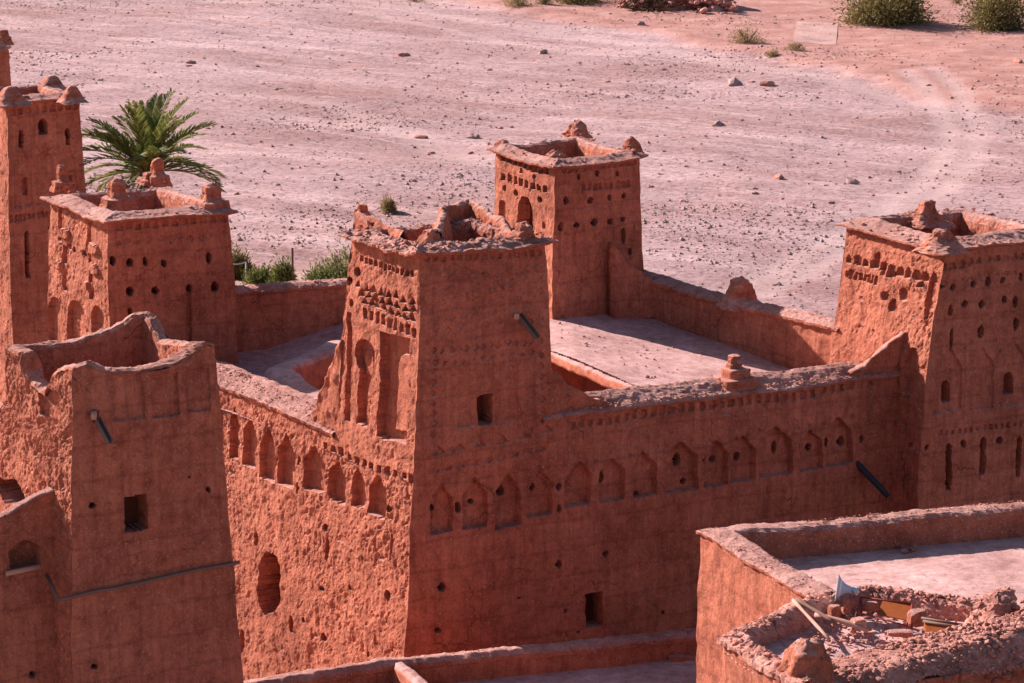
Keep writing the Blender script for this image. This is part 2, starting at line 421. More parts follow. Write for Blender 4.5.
# rim of a tower: thin overhanging lip of reeds and mud, sloping up to a crest round an open well
def rim(parent, top, zt, over=.22, seed=0, jag=.03, up=.14, crest=.2, width=.62, well=1.0, sag=.0, res=.06, scatter=0):
    c = np.mean(np.array(top), 0); path = []
    for t in top:
        d = np.array(t)-c; d = d/np.linalg.norm(d)*1.414; path.append((*(np.array(t)+d*over), zt))
    def zf(i, t): e = abs(t-.5)*2; return up*.6*e**6 - sag*.3*(1-e**2)
    prof = [(over+.12, -.16), (over*.4, -.07), (0, -.03), (.0, .03), (.2, .07), (over+width*.45, crest*.85), (over+width*.7, crest), (over+width*.9, crest*.7), (over+width, .0), (over+width+.02, -well)]
    V, Q = sweep(path, True, prof, res, zf, jag, seed)
    mb = MB().add(V, Q)
    if scatter:
        pts = []
        for _ in range(scatter):
            i = random.randrange(4); t = random.random(); A, B = np.array(path[i]), np.array(path[(i+1) % 4]); q = A+(B-A)*t; o = random.uniform(.05, .7)
            dd = (c-q[:2]); dd /= np.linalg.norm(dd); pts.append((q[0]+dd[0]*o, q[1]+dd[1]*o, zt+zf(i, t)+np.interp(o, [0, .5, .7], [.04, crest, crest*.8])))
        scatter_stones(mb, pts, .06, .2, .7)
    o = mb.build('rim', M['cap'], parent, False)
    # sunken roof inside
    q = [np.array(t)+(c-np.array(t))*.2 for t in top]
    g = []
    for a in np.linspace(0, 1, 24):
        for b in np.linspace(0, 1, 24):
            xy = (q[0]*(1-a)+q[1]*a)*(1-b)+(q[3]*(1-a)+q[2]*a)*b; g.append([*xy, zt-well*.85])
    g = np.array(g); g[:, 2] += fbm(g, 1.2, 3, 5)*.08
    mk('roof', g, quads(24, 24), M['floor'], parent)
    return o, path
def pinnacle(parent, x, y, z, r, h, steps=2, seed=0, **k):
    V, Q = lump(x, y, z, r, h, steps, seed, **k); mb_ = MB().add(V, Q)
    scatter_stones(mb_, [(x+random.gauss(0, r*.75), y+random.gauss(0, r*.75), z+random.uniform(.02, .12)) for _ in range(16)], .05, .16, .8)
    return mb_.build('pinnacle', M['adobe'], parent, False)

def crumbs(parent, path, n, o0=-.05, o1=.5, zo=.12, smax=.09, inward=1):
    pth_ = [np.array(p, float) for p in path]; Ls = [np.linalg.norm(b-a) for a, b in zip(pth_[:-1], pth_[1:])]; pts = []
    for _ in range(n):
        i = random.choices(range(len(Ls)), Ls)[0]; t = random.random(); q_ = pth_[i]+(pth_[i+1]-pth_[i])*t; d_ = (pth_[i+1]-pth_[i])[:2]; d_ = np.array([-d_[1], d_[0]])/np.linalg.norm(d_)*inward
        o_ = random.uniform(o0, o1); pts.append((q_[0]+d_[0]*o_, q_[1]+d_[1]*o_, q_[2]+zo*(math.sin(math.pi*(o_-o0)/(o1-o0))**.6)))
    mb_ = MB(); scatter_stones(mb_, pts, .03, smax, .8); return tag(mb_.build('crumbled_edge', M['rubble'], parent, False), kind='stuff')
# ================================================================= THE KASBAH
bpos = lambda f, px, py: (lambda u, z: np.array([*(np.array(f.a(z))+f.dir[:2]*(u-np.dot(np.array([*f.a(z), z])-f.ref, f.dir))), z]))(*f.at(px, py))
R28 = np.array([math.cos(rad(28)), math.sin(rad(28))]); L126 = np.array([math.cos(rad(126)), math.sin(rad(126))])
kas = empty('kasbah', (2, 88, 0), 'large red mud kasbah with four decorated corner towers and a long carved niche band', 'kasbah')
Fz = lerpc([(14.9, (-2.67, 80.04)), (8.4, (-2.92, 79.89)), (2.5, (-3.22, 79.62)), (-.4, (-3.36, 79.5))])
def along(f, d, kn):
    kz = [k[0] for k in kn]; ku = [k[1] for k in kn]
    return lambda z: (f(z)[0]+d[0]*np.interp(z, kz, ku), f(z)[1]+d[1]*np.interp(z, kz, ku))
ins = lambda f, e: (lambda z: (f(z)[0]+e[0], f(z)[1]+e[1]))
# ---- right curtain wall (in shade)
rw = Face(Fz, along(Fz, R28, [(-1, 18.2), (10, 18.2)]), -3.4, 9.45)
for c, b, w, h in [(442,532,23,47),(476,528,24,49),(509,528,26,52),(540.5,518,25,48),(578,507,26,43),(611.5,502,25,42),(644,497,24,43),(681.5,492,31,49),(715,485,24,43),(743,480,24,43),(776,474,32,47),(810.5,470,22,41),(838,466,26,47)]:
    rw.add('gable', c, b, w, h, random.uniform(.22, .3), 'niche')
for x, y, w, h in [(435,512,6,8),(459,512,6,11),(475,506,6,8),(505,499,9,13),(537,494,6,9),(559,492,6,9),(560,514,4,11),(604,486,9,14),(638,498,7,4),(681,468,9,12),(686,486,7,6),(705,467,4,9),(715,465,7,9),(741,462,7,10),(778,454,6,14),(801,452,4,9),(812,452,7,9),(830,449,4,10),(844,449,8,10),(860,445,4,10)]:
    rw.add('circ', x, y, w, h, .45, 'putlog_hole')
for x, y, w, h in [(440,592,8,9),(438,633,7,9),(560,569,7,10),(607,559,6,9),(565,613,3,4),(578,633,4,4),(663,615,3,4),(520,600,3,3)]:
    rw.add('circ', x, y, w, h, .45, 'putlog_hole')
rw.add('rect', 594, 626, 16, 32, .55, 'window')
rw.row('rect', (571,431), (655,418), 10, 5, 8, .07, None, .5); rw.row('rect', (664,417), (880,387), 24, 5, 8, .07, None, .5)
rw.row('diam', (562,470), (640,457), 8, 6, 6, .04, None, 2); rw.row('diam', (655,452), (850,424), 16, 5, 6, .05, None, 3)
for x, y, w, h in [(600,443,70,12),(720,425,60,10),(830,411,46,9)]: rw.add('rect', x, y, w, h, -.02)
rw.row('tri', (437,458), (545,435), 6, 14, 9, .05); rw.row('tri', (437,478), (540,453), 9, 8, 8, .07)
mb = MB(); parts = []; carve(mb, rw, .04, 1.0, parts)
rwo = mb.build('curtain_wall', M['adobe'], kas, False); rwo['label'] = 'shaded front curtain wall with a row of gabled niches'
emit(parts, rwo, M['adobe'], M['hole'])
# right parapet coping: ragged outer lip, dusty shoulder rising to an inner crest
def rp(u, z, v=0): return (Fz(9.4)[0]+R28[0]*u-R28[1]*v, Fz(9.4)[1]+R28[1]*u+R28[0]*v, z)
V, Q = sweep([rp(4.2, 9.45), rp(11, 9.42), rp(18, 9.34)], False, [(.04, -.12), (-.10, -.1), (-.15, -.02), (-.08, .05), (.15, .14), (.5, .33), (.75, .40), (.95, .34), (1.02, .1), (1.05, -1.4)], .05, None, .045, 1)
mk('coping', V, Q, M['cap'], rwo, False)
crumbs(rwo, [rp(5.2, 9.5), rp(11, 9.47), rp(17.6, 9.39)], 500, -.15, .25, .1, .1)
crumbs(rwo, [rp(5.2, 9.5), rp(11, 9.47), rp(17.6, 9.39)], 160, .1, 1.0, .36)
# ---- left curtain wall (sunlit, rain eroded)
lw = Face(along(Fz, L126, [(-1, 17.3), (10, 17.3)]), Fz, -3.4, 8.62)
for c, t, b, w in [(216,400,452,10),(232,407,459,10),(249,418,467,13),(267,428,479,15),(285,434,485,16),(313,447,491,21),(336,460,502,17),(357,468,508,14),(377,474,517,17)]:
    lw.add('gable', c, b, w, b-t, .26, 'niche')
for x, y, w, h in [(298,466,4,10),(297,494,4,12),(326,560,6,20),(325,532,6,8),(391,560,4,36),(388,514,4,8),(292,630,5,16),(324,641,6,9),(305,622,3,5),(367,658,3,8),(255,545,6,14),(240,655,6,26),(388,600,5,12),(322,592,6,5),(350,590,4,7)]:
    lw.add('circ', x, y, w, h, .4, 'putlog_hole')
lw.add('circ', 266, 612, 21, 62, .8, 'breach')
lw.row('rect', (326,449), (411,483), 12, 4.5, 7, .14, None, .4)
mb = MB(); parts = []; carve(mb, lw, .04, 1.85, parts)
lwo = mb.build('curtain_wall', M['adobe'], kas, False); lwo['label'] = 'sunlit rain worn curtain wall with deep niches and a tall breach'
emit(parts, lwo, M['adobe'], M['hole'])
def lp(u, z): return (Fz(8.6)[0]+L126[0]*u, Fz(8.6)[1]+L126[1]*u, z)
V, Q = sweep([lp(17.3, 8.95), lp(10, 8.78), lp(5.0, 8.62), lp(4.2, 8.6)], False, [(.04, -.14), (-.08, -.1), (-.12, 0), (-.05, .06), (.3, .2), (.7, .34), (.95, .34), (1.1, .2), (1.15, -.5)], .05, None, .045, 2)
mk('coping', V, Q, M['cap'], lwo, False)

crumbs(lwo, [lp(16, 9.0), lp(10, 8.82), lp(5.0, 8.66)], 500, -.1, 1.0, .32, .09)
# ---- front tower (T1)
zt1 = 14.82; pr = lambda f, e: (lambda z: (f(z)[0]+e[0], f(z)[1]+e[1]))
nR = np.array([R28[1], -R28[0]]); nL = np.array([-L126[1]*1, L126[0]])*1.0
if np.dot(nL, np.array([-1, -.6])) < 0: nL = -nL
pf = nR*.035+nL*.035
f1 = pr(Fz, pf); r1 = pr(along(Fz, R28, [(8, 4.9), (10, 4.6), (14.9, 4.12)]), nR*.035)
l1 = pr(along(Fz, L126, [(8, 5.15), (8.6, 5.0), (10, 4.5), (12, 4.0), (14.9, 3.55)]), nL*.035)
b1 = lambda z: (l1(z)[0]+r1(z)[0]-f1(z)[0], l1(z)[1]+r1(z)[1]-f1(z)[1])
def feat1(fr, fl):
    fr.add('rect', 485, 425, 65, 55, .03); fr.add('rect', 485, 424, 14, 28, .6, 'window')
    fr.row('diam', (432,355), (540,343), 14, 6, 7, .05, None, 1.3); fr.row('diam', (432,366), (540,354), 12, 6, 5, .05, None, 1.3)
    for k in range(7):
        fr.add('diam', 431, 440-k*11, 7, 7, .05); fr.add('diam', 541, 425-k*11, 6, 7, .045)
    for j in range(5): fr.row('diam', (430+4*(j % 2), 335-j*13), (538+4*(j % 2), 323-j*13), 9, 8, 7, random.choice([.04, -.04, .03]), None, 3.5)
    fr.row('rect', (428,263), (540,254), 15, 4, 5, .04)
    fr.row('tri', (437,456), (545,433), 6, 15, 9, .06); fr.row('rect', (433,474), (540,452), 9, 9, 5, .05)
    fr.add('circ', 519, 321, 8, 9, .35, 'putlog_hole')
    for x, y in [(505,290),(470,300),(452,282),(523,300)]: fr.add('circ', x, y, 8, 7, -.05)
    # sunlit carved face
    fl.row('rect', (362,262), (412,279), 12, 3, 6, .09, None, .4)
    for j in range(3): fl.row('tri', (360+3*j, 287+j*8), (411, 306+j*8), 8, 7, 8, .14, None, 1.2)
    fl.row('rect', (366,318), (412,338), 9, 3.6, 10, .16, None, .3)
    fl.add('rect', 391, 440, 28, 106, .3, 'niche')
    fl.add('arch', 398, 432, 13, 78, -.14)
    fl.add('key', 362, 424, 19, 86, .26, 'niche'); fl.add('arch', 363, 375, 7, 25, -.08)
    fl.add('rect', 347, 420, 5, 110, .14)
    for x, y, w, h in [(349,262,8,16),(350,284,8,10),(352,305,7,8),(344,300,5,12),(358,276,8,10),(371,360,3,6),(347,240,6,8)]: fl.add('circ', x, y, w, h, .25, 'putlog_hole')
    fl.row('rect', (326,449), (411,483), 12, 4.5, 7, .14, None, .4)
t1, F1 = tower(kas, [f1, r1, b1, l1], 8.0, zt1, .035, (1.15, 1, 1, 1.45), feat1, 'adobe', 'tower', None, 'front corner tower with deep carved panels and a ruined jagged top')
top1 = [f(zt1) for f in (f1, r1, b1, l1)]
_, p1 = rim(t1, top1, zt1, .27, 3, .085, .12, .22, .6, .9, 0, .045, 170)
for (px, py, z, r, h, sd) in [(432,241,15.0,.38,.42,1),(523,236,15.0,.34,.5,2),(362,216,15.0,.22,.5,3),(372,227,14.95,.25,.3,9)]:
    x, y = P(px, py, z); pinnacle(t1, x, y, z-.1, r, h, 2, sd)
mbr = MB()                                  # ruined back wall of the top
V, Q = sweep([(*P(440,243,14.95), 14.9), (*P(447,222,14.95), 14.9), (*P(470,216,14.95), 14.9), (*P(500,228,14.95), 14.9), (*P(512,236,14.95), 14.9)], False,
   [(-.25, -.7), (-.2, .0), (-.1, .5), (.05, .6), (.2, .45), (.3, -.7)], .05, lambda i, t: [-.25, .0, .02, -.25][i]*(1-t)+[.0, .02, -.25, -.45][i]*t, .09, 5, 1, .14)
mbr.add(V, Q); mbr.build('broken_wall', M['adobe'], t1)
V, Q = sweep([(*P(360,222,14.95), 14.85), (*P(385,230,14.95), 14.85), (*P(405,238,14.95), 14.85)], False, [(-.2, -.3), (-.16, .15), (0, .35), (.15, .1), (.2, -.3)], .05, lambda i, t: [.15, -.05][i]*(1-t)-.05*t, .07, 6, 1, .1)
mk('broken_wall', V, Q, M['adobe'], t1)
# broken fins left where higher walls met the tower
def fin(parent, pts, thick, mat='adobe', sd=0, nz=.13):
    """pts: outline (x,y,z) in a vertical plane -> thick eroded slab, fine triangulated strip between bottom and top line"""
    bot, top, d = pts
    n = 44; m = 26
    G = []
    for s in (0, 1):
        for i in range(n):
            t = i/(n-1); b = np.array(bot[0])+(np.array(bot[1])-np.array(bot[0]))*t
            zz = np.interp(t, [q[0] for q in top], [q[1] for q in top])
            for j in range(m):
                q = b.copy(); q[2] = b[2]+(zz-b[2])*j/(m-1); q[:2] += np.array(d)*thick*s*(1-.3*j/(m-1)); G.append(q)
    G = np.array(G); G += warp(G)+vec(G, 3.0, 4, 200+sd)*nz
    q1 = quads(n, m); q2 = q1[:, ::-1]+n*m
    i = np.arange(n-1); topq = np.stack([i*m+m-1, (i+1)*m+m-1, (i+1)*m+m-1+n*m, i*m+m-1+n*m], -1)
    j = np.arange(m-1); e0 = np.stack([j, j+1, j+1+n*m, j+n*m], -1); e1 = e0+(n-1)*m
    return mk('broken_wall', G, np.concatenate([q1, q2, topq[:, ::-1], e0[:, ::-1], e1]), M[mat], parent)
inR = np.array([-R28[1], R28[0]])
def onface(face, px, py): u, z = face.at(px, py); q = face.ref+face.dir*u; return u, z, face
def rpt(u, z): x, y = Fz(z); return (x+R28[0]*u, y+R28[1]*u, z)
fin(t1, ([rpt(4.5, 9.2), rpt(6.9, 9.2)], [(0, 10.9), (.18, 10.75), (.25, 10.35), (.5, 10.1), (.7, 9.75), (1, 9.5)], inR), .35)
def lpt(u, z): x, y = Fz(z); return (x+L126[0]*u, y+L126[1]*u, z)
fin(t1, ([lpt(5.7, 8.4), lpt(4.0, 8.4)], [(0, 8.9), (.25, 9.2), (.5, 10.2), (1, 11.6)], -nL), .5, sd=2)
# spouts
def spout(parent, base, tip, r, mat, name='spout'):
    b = MB(); base, tip = np.array(base), np.array(tip); addtube(b, [base-(tip-base)*.15, base, base+(tip-base)*.5, tip], [r, r, r*1.05, r*.95], 10)
    return b.build(name, M[mat], parent)
def trough(parent, base, tip, w, mat):
    b = MB(); base, tip = np.array(base), np.array(tip); d = tip-base; L = np.linalg.norm(d); d /= L
    s = np.cross(d, [0, 0, 1]); s /= np.linalg.norm(s); u = np.cross(s, d); Rm = np.stack([s, d, u], 1); c = (base+tip)/2
    for off, sz in (((0, 0, 0), (w, L, .03)), ((-w/2, 0, .05), (.03, L*1.01, .13)), ((w/2, 0, .05), (.03, L*.99, .13))):
        b.add(*box(c+Rm@np.array(off), sz, Rm))
    return b.build('spout', M[mat], parent, False)
q0 = bpos(F1[0], 518, 319); trough(t1, q0+np.array([-.06, .2, .15]), q0+np.array([.55, -.45, -.5]), .17, 'steel')
b = MB(); b.add(*box(q0+np.array([-.04, -.08, .12]), (.16, .3, .16))); b.build('wooden_plug', M['pale_wood'], t1, False)

# ---- left tower (T2)
top2 = [P(108,222,13.4), P(229,212,13.4), None, P(50,200,13.4)]
top2[2] = (top2[1][0]+top2[3][0]-top2[0][0], top2[1][1]+top2[3][1]-top2[0][1])
def feat2(fr, fl):
    for x, y, w, h in [(114,266,7,9),(131,267,7,9),(146,266,6,10),(165,266,6,9),(209,262,6,12),(131,297,9,12),(156,294,9,9),(189,291,7,8),(213.6,291,9,11),(131,322,5,17),(203,351,20,9)]: fr.add('circ', x, y, w, h, .4, 'putlog_hole')
    fr.add('rect', 189.5, 343, 5, 52, .1)
    fr.row('arch', (120,232), (222,222), 12, 6, 6, .05, None, .4); fr.row('diam', (118,246), (222,238), 11, 8, 6, .05, None, 2.5)
    fl.add('arch', 57, 342, 15, 46, .2, 'niche'); fl.add('arch', 77, 346, 18, 46, .2, 'niche'); fl.add('arch', 98, 346, 11, 40, .2, 'niche')
    for x, y, w, h in [(75,254,5,8),(85,257,5,9),(62,340,6,6)]: fl.add('circ', x, y, w, h, .35, 'putlog_hole')
    for x, y, w, h in [(61,240,4,34),(66,290,4,45),(90,262,4,40),(92,300,4,30),(70,250,4,6)]: fl.add('rect', x, y, w, h, .1)
    for x, y in [(66,238),(95,253),(90,292),(63,270),(96,275)]: fl.add('circ', x, y, 9, 10, -.12)
    fl.row('rect', (60,206), (105,220), 10, 3, 5, .08)
t2, _ = tower(kas, corners(top2, 13.4, -3.4, .035), -3.4, 13.4, .04, (1, 1, 1, 1.6), feat2, 'adobe', 'tower', None, 'left tower topped by four stepped pinnacles, arched niches on its sunny side')
_, p2 = rim(t2, top2, 13.42, .3, 13, .04, .03, .22, .65, .8, 0, .06, 30)
for (px, py, r, h, st, sd) in [(62,186,.27,.78,2,1),(118,203,.44,.85,3,2),(158,180,.32,.82,3,3),(149,180,.3,.35,1,5),(212,206,.45,.82,3,4)]:
    x, y = P(px, py, 13.55); pinnacle(t2, x, y, 13.5, r*1.05, h*1.05, st, 20+sd, amp=.06, prof=[(1.5, -.15), (1.3, .02), (1.22, .27), (.78, .33), (.64, .55), (.70, .66), (.62, .86), (.35, 1.0), (.02, 1.03)])
x, y = P(213, 188, 14.2); b = MB(); addtube(b, [(x, y, 14.1), (x, y, 14.45)], .02, 6); addtube(b, [(x-.12, y, 14.32), (x+.12, y, 14.36)], .02, 6); b.build('rod', M['grey_wood'], t2)

# ---- back tower (T3)
top3 = [P(554,168,14.6), P(640,157,14.6), None, P(497,151,14.6)]
top3[2] = (top3[1][0]+top3[3][0]-top3[0][0], top3[1][1]+top3[3][1]-top3[0][1])
def feat3(fr, fl):
    for x, y, w, h in [(578,179,4,5),(597,175,5,5),(619,175,5,5),(564.5,204,6,7),(590,203,7,8),(611,200,5,7),(625,198,6,6),(560,231,8,10),(576.5,228,7,8),(594.6,226,7,8),(611,224,7,7),(624.5,222,6,7),(625,244,5,16),(631,256,5,8)]: fr.add('circ', x, y, w, h, .45, 'putlog_hole')
    fr.row('arch', (563,173), (634,165), 12, 5, 7, .05); fr.row('rect', (582,191), (630,187), 9, 4, 7, .07, None, .4)
    fl.row('arch', (503,161), (546,175), 9, 4.6, 9, .16); fl.row('rect', (503,179), (545,193), 8, 4, 7, .3, 'putlog_hole', .2)
    for x, y, w, h in [(521,173,4,6),(534.6,178,4,5),(504,190,4,6),(515,195,5,7),(539.6,202,5,6),(543,229,4,9)]: fl.add('circ', x, y, w, h, .3, 'putlog_hole')
    fl.add('arch', 524, 236, 15, 41, .5, 'window'); fl.add('arch', 501, 222, 6, 24, .15, 'niche')
c3 = corners(top3, 14.6, 6.0, .035)
t3, _ = tower(kas, c3, 6.0, 14.6, .045, (1, 1, 1, 1.3), feat3, 'adobe', 'tower', None, 'back tower pierced by rows of small square holes and one arched opening')
_, p3 = rim(t3, top3, 14.6, .24, 23, .04, .1, .2, .6, .8, .06, .06, 25)
for (px, py, r, h, sd, st) in [(503,146,.38,.35,1,1),(556,157,.42,.42,2,1),(577,132,.42,.6,3,2),(632,149,.36,.62,4,2)]:
    x, y = P(px, py, 14.75); pinnacle(t3, x, y, 14.6, r, h, st, 30+sd, prof=[(1.3, -.1), (1.05, .1), (.75, .55), (.4, .85), (.12, 1)])
# sloping buttress against the right face of the back tower
bx, by = P(609, 268, 10.4)
fin(t3, ([(3.45, 98.75, 8.9), (5.05, 99.6, 8.9)], [(0, 11.7), (.2, 11.3), (.45, 10.8), (.7, 10.5), (1, 10.2)], np.array([R28[1], -R28[0]])), .5, sd=5, nz=.05)

# ---- right tower (T4)
fr4 = lerpc([(13.6, (13.73, 87.3)), (9.5, (13.15, 86.85)), (2, (12.9, 86.6)), (-.4, (12.85, 86.5))])
lf4 = lerpc([(13.6, (11.18, 91.7)), (9.5, (10.6, 91.4)), (-.4, (10.2, 91.2))])
rt4 = lambda z: (fr4(z)[0]+R28[0]*np.interp(z, [-.4, 13.6], [5.6, 4.7]), fr4(z)[1]+R28[1]*np.interp(z, [-.4, 13.6], [5.6, 4.7]))
bk4 = lambda z: (lf4(z)[0]+rt4(z)[0]-fr4(z)[0], lf4(z)[1]+rt4(z)[1]-fr4(z)[1])
def feat4(fr, fl):
    for x, y, w, h in [(940,289,6,4),(952,291,6,8),(972.6,288,5,8),(988,287,6,8),(1002,285,5,8),(1021,281,5,9),(949.6,317,6,14),(964,309,6,8),(982,309,6,12),(1005,304,6,7),(1016,309,6,14),(981,338,6,14),(1016,330,5,12),(927,449,6,6),(963,446,6,7),(998,442,7,8),(950.6,350,4,24)]: fr.add('circ', x, y, w, h, .4, 'putlog_hole')
    for x, y, w, h in [(946,403,8,21),(1009.6,392,10,20)]: fr.add('arch', x, y, w, h, .5, 'window')
    for x, y, w, h in [(948,490,5,46),(981,475,5,38),(1017.5,476,5,40)]: fr.add('arch', x, y, w, h, .3, 'slit')
    fr.add('gable', 947, 412, 28, 62, .08, 'niche'); fr.add('gable', 982, 408, 24, 60, .07, 'niche'); fr.add('gable', 1014, 404, 26, 60, .07, 'niche')
    fr.row('arch', (943,270), (1022,260), 10, 6, 7, .06); fr.row('arch', (943,285), (1022,275), 10, 6, 4, .03)
    fr.row('rect', (940,436), (1020,425), 14, 3, 5, .05)
    fl.row('arch', (852,262), (935,283), 11, 6, 9, .14); fl.row('rect', (850,277), (880,284), 8, 3, 8, .09)
    for x, y, w, h in [(892,276,5,6),(923,287,7,7),(888,299,7,8),(908,301,5,5),(879,268,4,18),(886,275,5,14),(905,300,8,14),(930,320,5,50),(896,312,7,14),(917,392,14,46)]: fl.add('circ', x, y, w, h, .16)
    for x, y, w, h in [(917,445,4,5),(910,490,3,40)]: fl.add('circ', x, y, w, h, .3, 'putlog_hole')
    fl.add('circ', 896, 276, 5, 7, .35, 'putlog_hole'); fl.add('circ', 889, 299, 6, 7, .35, 'putlog_hole')
t4, _ = tower(kas, [fr4, rt4, bk4, lf4], -3.4, 13.6, .045, (1, 1, 1, 1.9), feat4, 'adobe', 'tower', None, 'right tower with cone pinnacles, slit windows and a sagging beam')
top4 = [f(13.6) for f in (fr4, rt4, bk4, lf4)]
_, p4 = rim(t4, top4, 13.62, .26, 33, .045, .06, .26, .8, .9, .04, .05, 90)
for (px, py, r, h, sd) in [(926,216,.5,.66,1),(941,243,.5,.62,2)]:
    x, y = P(px, py, 13.85); pinnacle(t4, x, y, 13.7, r, h, 1, 40+sd, amp=.12, prof=[(1.7, -.25), (1.25, .05), (.85, .35), (.62, .6), (.45, .9), (.3, 1.0), (.02, 1.03)])
x, y = rt4(13.6); pinnacle(t4, x-.3, y+.3, 13.7, .55, .6, 1, 45, prof=[(1.5, -.2), (1.1, .1), (.7, .5), (.33, .8), (.05, 1.0)])
x, y, z = PY(974, 334, 88.6); b = MB(); addtube(b, [(x, y+.3, z+.1), (x+.85, y-.35, z-.5)], .06, 8); b.build('beam', M['grey_wood'], t4)
fin(t4, ([rpt(15.6, 9.2), rpt(18.4, 9.2)], [(0, 9.55), (.2, 9.75), (.55, 10.4), (.8, 10.9), (1, 11.5)], inR), .45, sd=7)

# ---- back right parapet (BP): sunlit inner face
bp0, bp1 = (3.35, 101.6), (10.9, 91.2)
V, Q = sweep([(*bp1, 10.1), (*((np.array(bp0)+bp1)/2), 10.05), (*bp0, 10.2)][::-1], False, [(-.02, -3.2), (0, -.1), (-.08, -.06), (-.1, .02), (.1, .14), (.45, .18), (.7, .05), (.72, -6)], .05, None, .04, 4)
bpo = mk('curtain_wall', V, Q, M['adobe'], kas); bpo['label'] = 'back curtain wall seen from inside, partly shaded, with one ruined mound'
V, Q = sweep([(*bp0, 10.22), (*((np.array(bp0)+bp1)/2), 10.07), (*bp1, 10.12)], False, [(-.05, -.1), (-.12, -.04), (-.13, .04), (.1, .17), (.45, .21), (.78, .06), (.8, -.2)], .05, None, .05, 6)
mk('coping', V, Q, M['cap'], bpo, False)
x, y = P(735, 301, 10.15); V, Q = lump(x+.2, y+.1, 10.1, .62, .95, 2, 51, .12, [(1.5, -.15), (1.15, .05), (.85, .2), (.7, .5), (.45, .75), (.2, .9), (.05, 1)]); mk('pinnacle', V, Q, M['adobe'], bpo)
# ---- back left parapet (BW)
V, Q = sweep([(.2, 101.2, 10.2), (-5.9, 98.9, 10.15), (-10.6, 97.0, 10.15)][::-1], False, [(0, -2.6), (0, -.12), (-.07, -.08), (-.09, .02), (.1, .12), (.5, .12), (.7, 0), (.72, -7)], .06, None, .035, 7)
bwo = mk('curtain_wall', V, Q, M['adobe'], kas); bwo['label'] = 'shaded back wall between the left tower and the front tower'
V, Q = sweep([(-10.6, 97.0, 10.17), (-5.9, 98.9, 10.17), (.2, 101.2, 10.22)], False, [(-.04, -.12), (-.12, -.06), (-.13, .03), (.1, .15), (.5, .16), (.78, .02), (.8, -.2)], .06, None, .05, 8)
mk('coping', V, Q, M['cap'], bwo, False)
crumbs(bwo, [(-10.6, 97.0, 10.2), (-5.9, 98.9, 10.2), (.2, 101.2, 10.22)], 260, -.12, .6, .14, .1)
crumbs(bpo, [(*bp0, 10.22), (*((np.array(bp0)+bp1)/2), 10.07), (*bp1, 10.12)], 350, -.12, .6, .16, .1)
# ---- roof terrace with courtyard opening
court = [(-5.6, 87.0), (5.35, 85.75), (1.1, 92.7), (-4.0, 96.0), (-5.8, 95.2), (-7.4, 91.6)]
def inpoly(x, y, poly):
    r = np.zeros(x.shape, bool); n = len(poly)
    for i in range(n):
        (x0, y0), (x1, y1) = poly[i], poly[(i+1) % n]
        c = ((y0 > y) != (y1 > y)) & (x < (x1-x0)*(y-y0)/(y1-y0+1e-12)+x0); r ^= c
    return r
def sheet(name, poly, zfn, mat, parent, res=.1, hole=None, kind=None, amp=.03, loc=None, sd=0):
    xs = np.arange(min(p[0] for p in poly), max(p[0] for p in poly)+res, res); ys = np.arange(min(p[1] for p in poly), max(p[1] for p in poly)+res, res)
    X, Y = np.meshgrid(xs, ys); Z = zfn(X, Y); p = np.stack([X, Y, Z], -1); p[..., 2] += fbm(p, .9, 3, 90+sd)*amp+fbm(p, 5, 2, 91+sd)*amp*.35
    Q = quads(*X.shape); cx = X.ravel()[Q].mean(1); cy = Y.ravel()[Q].mean(1)
    k = inpoly(cx, cy, poly)
    if hole: k &= ~inpoly(cx, cy, hole)
    Q = Q[k]; ids, inv = np.unique(Q, return_inverse=True)
    return mk(name, p.reshape(-1, 3)[ids], inv.reshape(-1, 4), mat, parent, True, loc)
def zterr(X, Y):
    u = (X+2.92)*R28[0]+(Y-79.89)*R28[1]; v = -(X+2.92)*R28[1]+(Y-79.89)*R28[0]
    right = 9.2-np.clip((u-11)*.1+(10-v)*.05, 0, 1.2)
    k = np.clip((u-3.2)/4.5, 0, 1); return 8.02*(1-k)+right*k
q = lambda u, v: (Fz(9)[0]+R28[0]*u-R28[1]*v, Fz(9)[1]+R28[1]*u+R28[0]*v)
roof = sheet('roof_terrace', [q(.6, .6), q(17.6, .6), (11.2, 91.4), (3.7, 101.9), (.2, 101.6), (-5.9, 99.2), (-10.8, 97.3), (-13.4, 93.9), lp(8, 0)[:2], (-3.3, 81.2)], zterr, M['floor'], kas, .09, court)
mb = MB(); scatter_stones(mb, [(x_, y_, float(zterr(np.array([x_]), np.array([y_]))[0])+.01) for x_, y_ in [(random.uniform(1.5, 10), random.uniform(88, 100)) for _ in range(260)] if inpoly(np.array([x_]), np.array([y_]), [(1.6, 93), (5.6, 86.5), (10.5, 91), (3.4, 100.8), (1.6, 97)])[0]]+[(x_, y_, 8.03) for x_, y_ in [(random.uniform(-10.5, -7.5), random.uniform(90, 97)) for _ in range(70)]], .03, .12, .7)
tag(mb.build('loose_grit', M['rubble'], roof, False), kind='stuff')
# courtyard well walls
cp = [(*c, 8.15 if c[0] < -1 else 9.12) for c in court]; cp[1] = (*court[1], 8.85)
def zc(i, t): return 0
V, Q = sweep(cp, True, [(-.75, -.12), (-.6, .0), (-.35, .03), (-.05, .02), (.03, -.06), (.05, -.32), (-.12, -.36)], .08, None, .03, 9)
mk('courtyard_rim', V, Q, M['floor'], roof)
cp2 = [(*c, 8.7 if c[0] > 0 else 8.0) for c in court]; cp2[1] = (6.3, 86.35, 8.7); cp2[2] = (2.4, 93.3, 8.7)
V, Q = sweep(cp2, True, [(0, 0), (.0, -4.8)], .1, None, .04, 9)
mk('courtyard_wall', V, Q, M['adobe_deep'], roof)
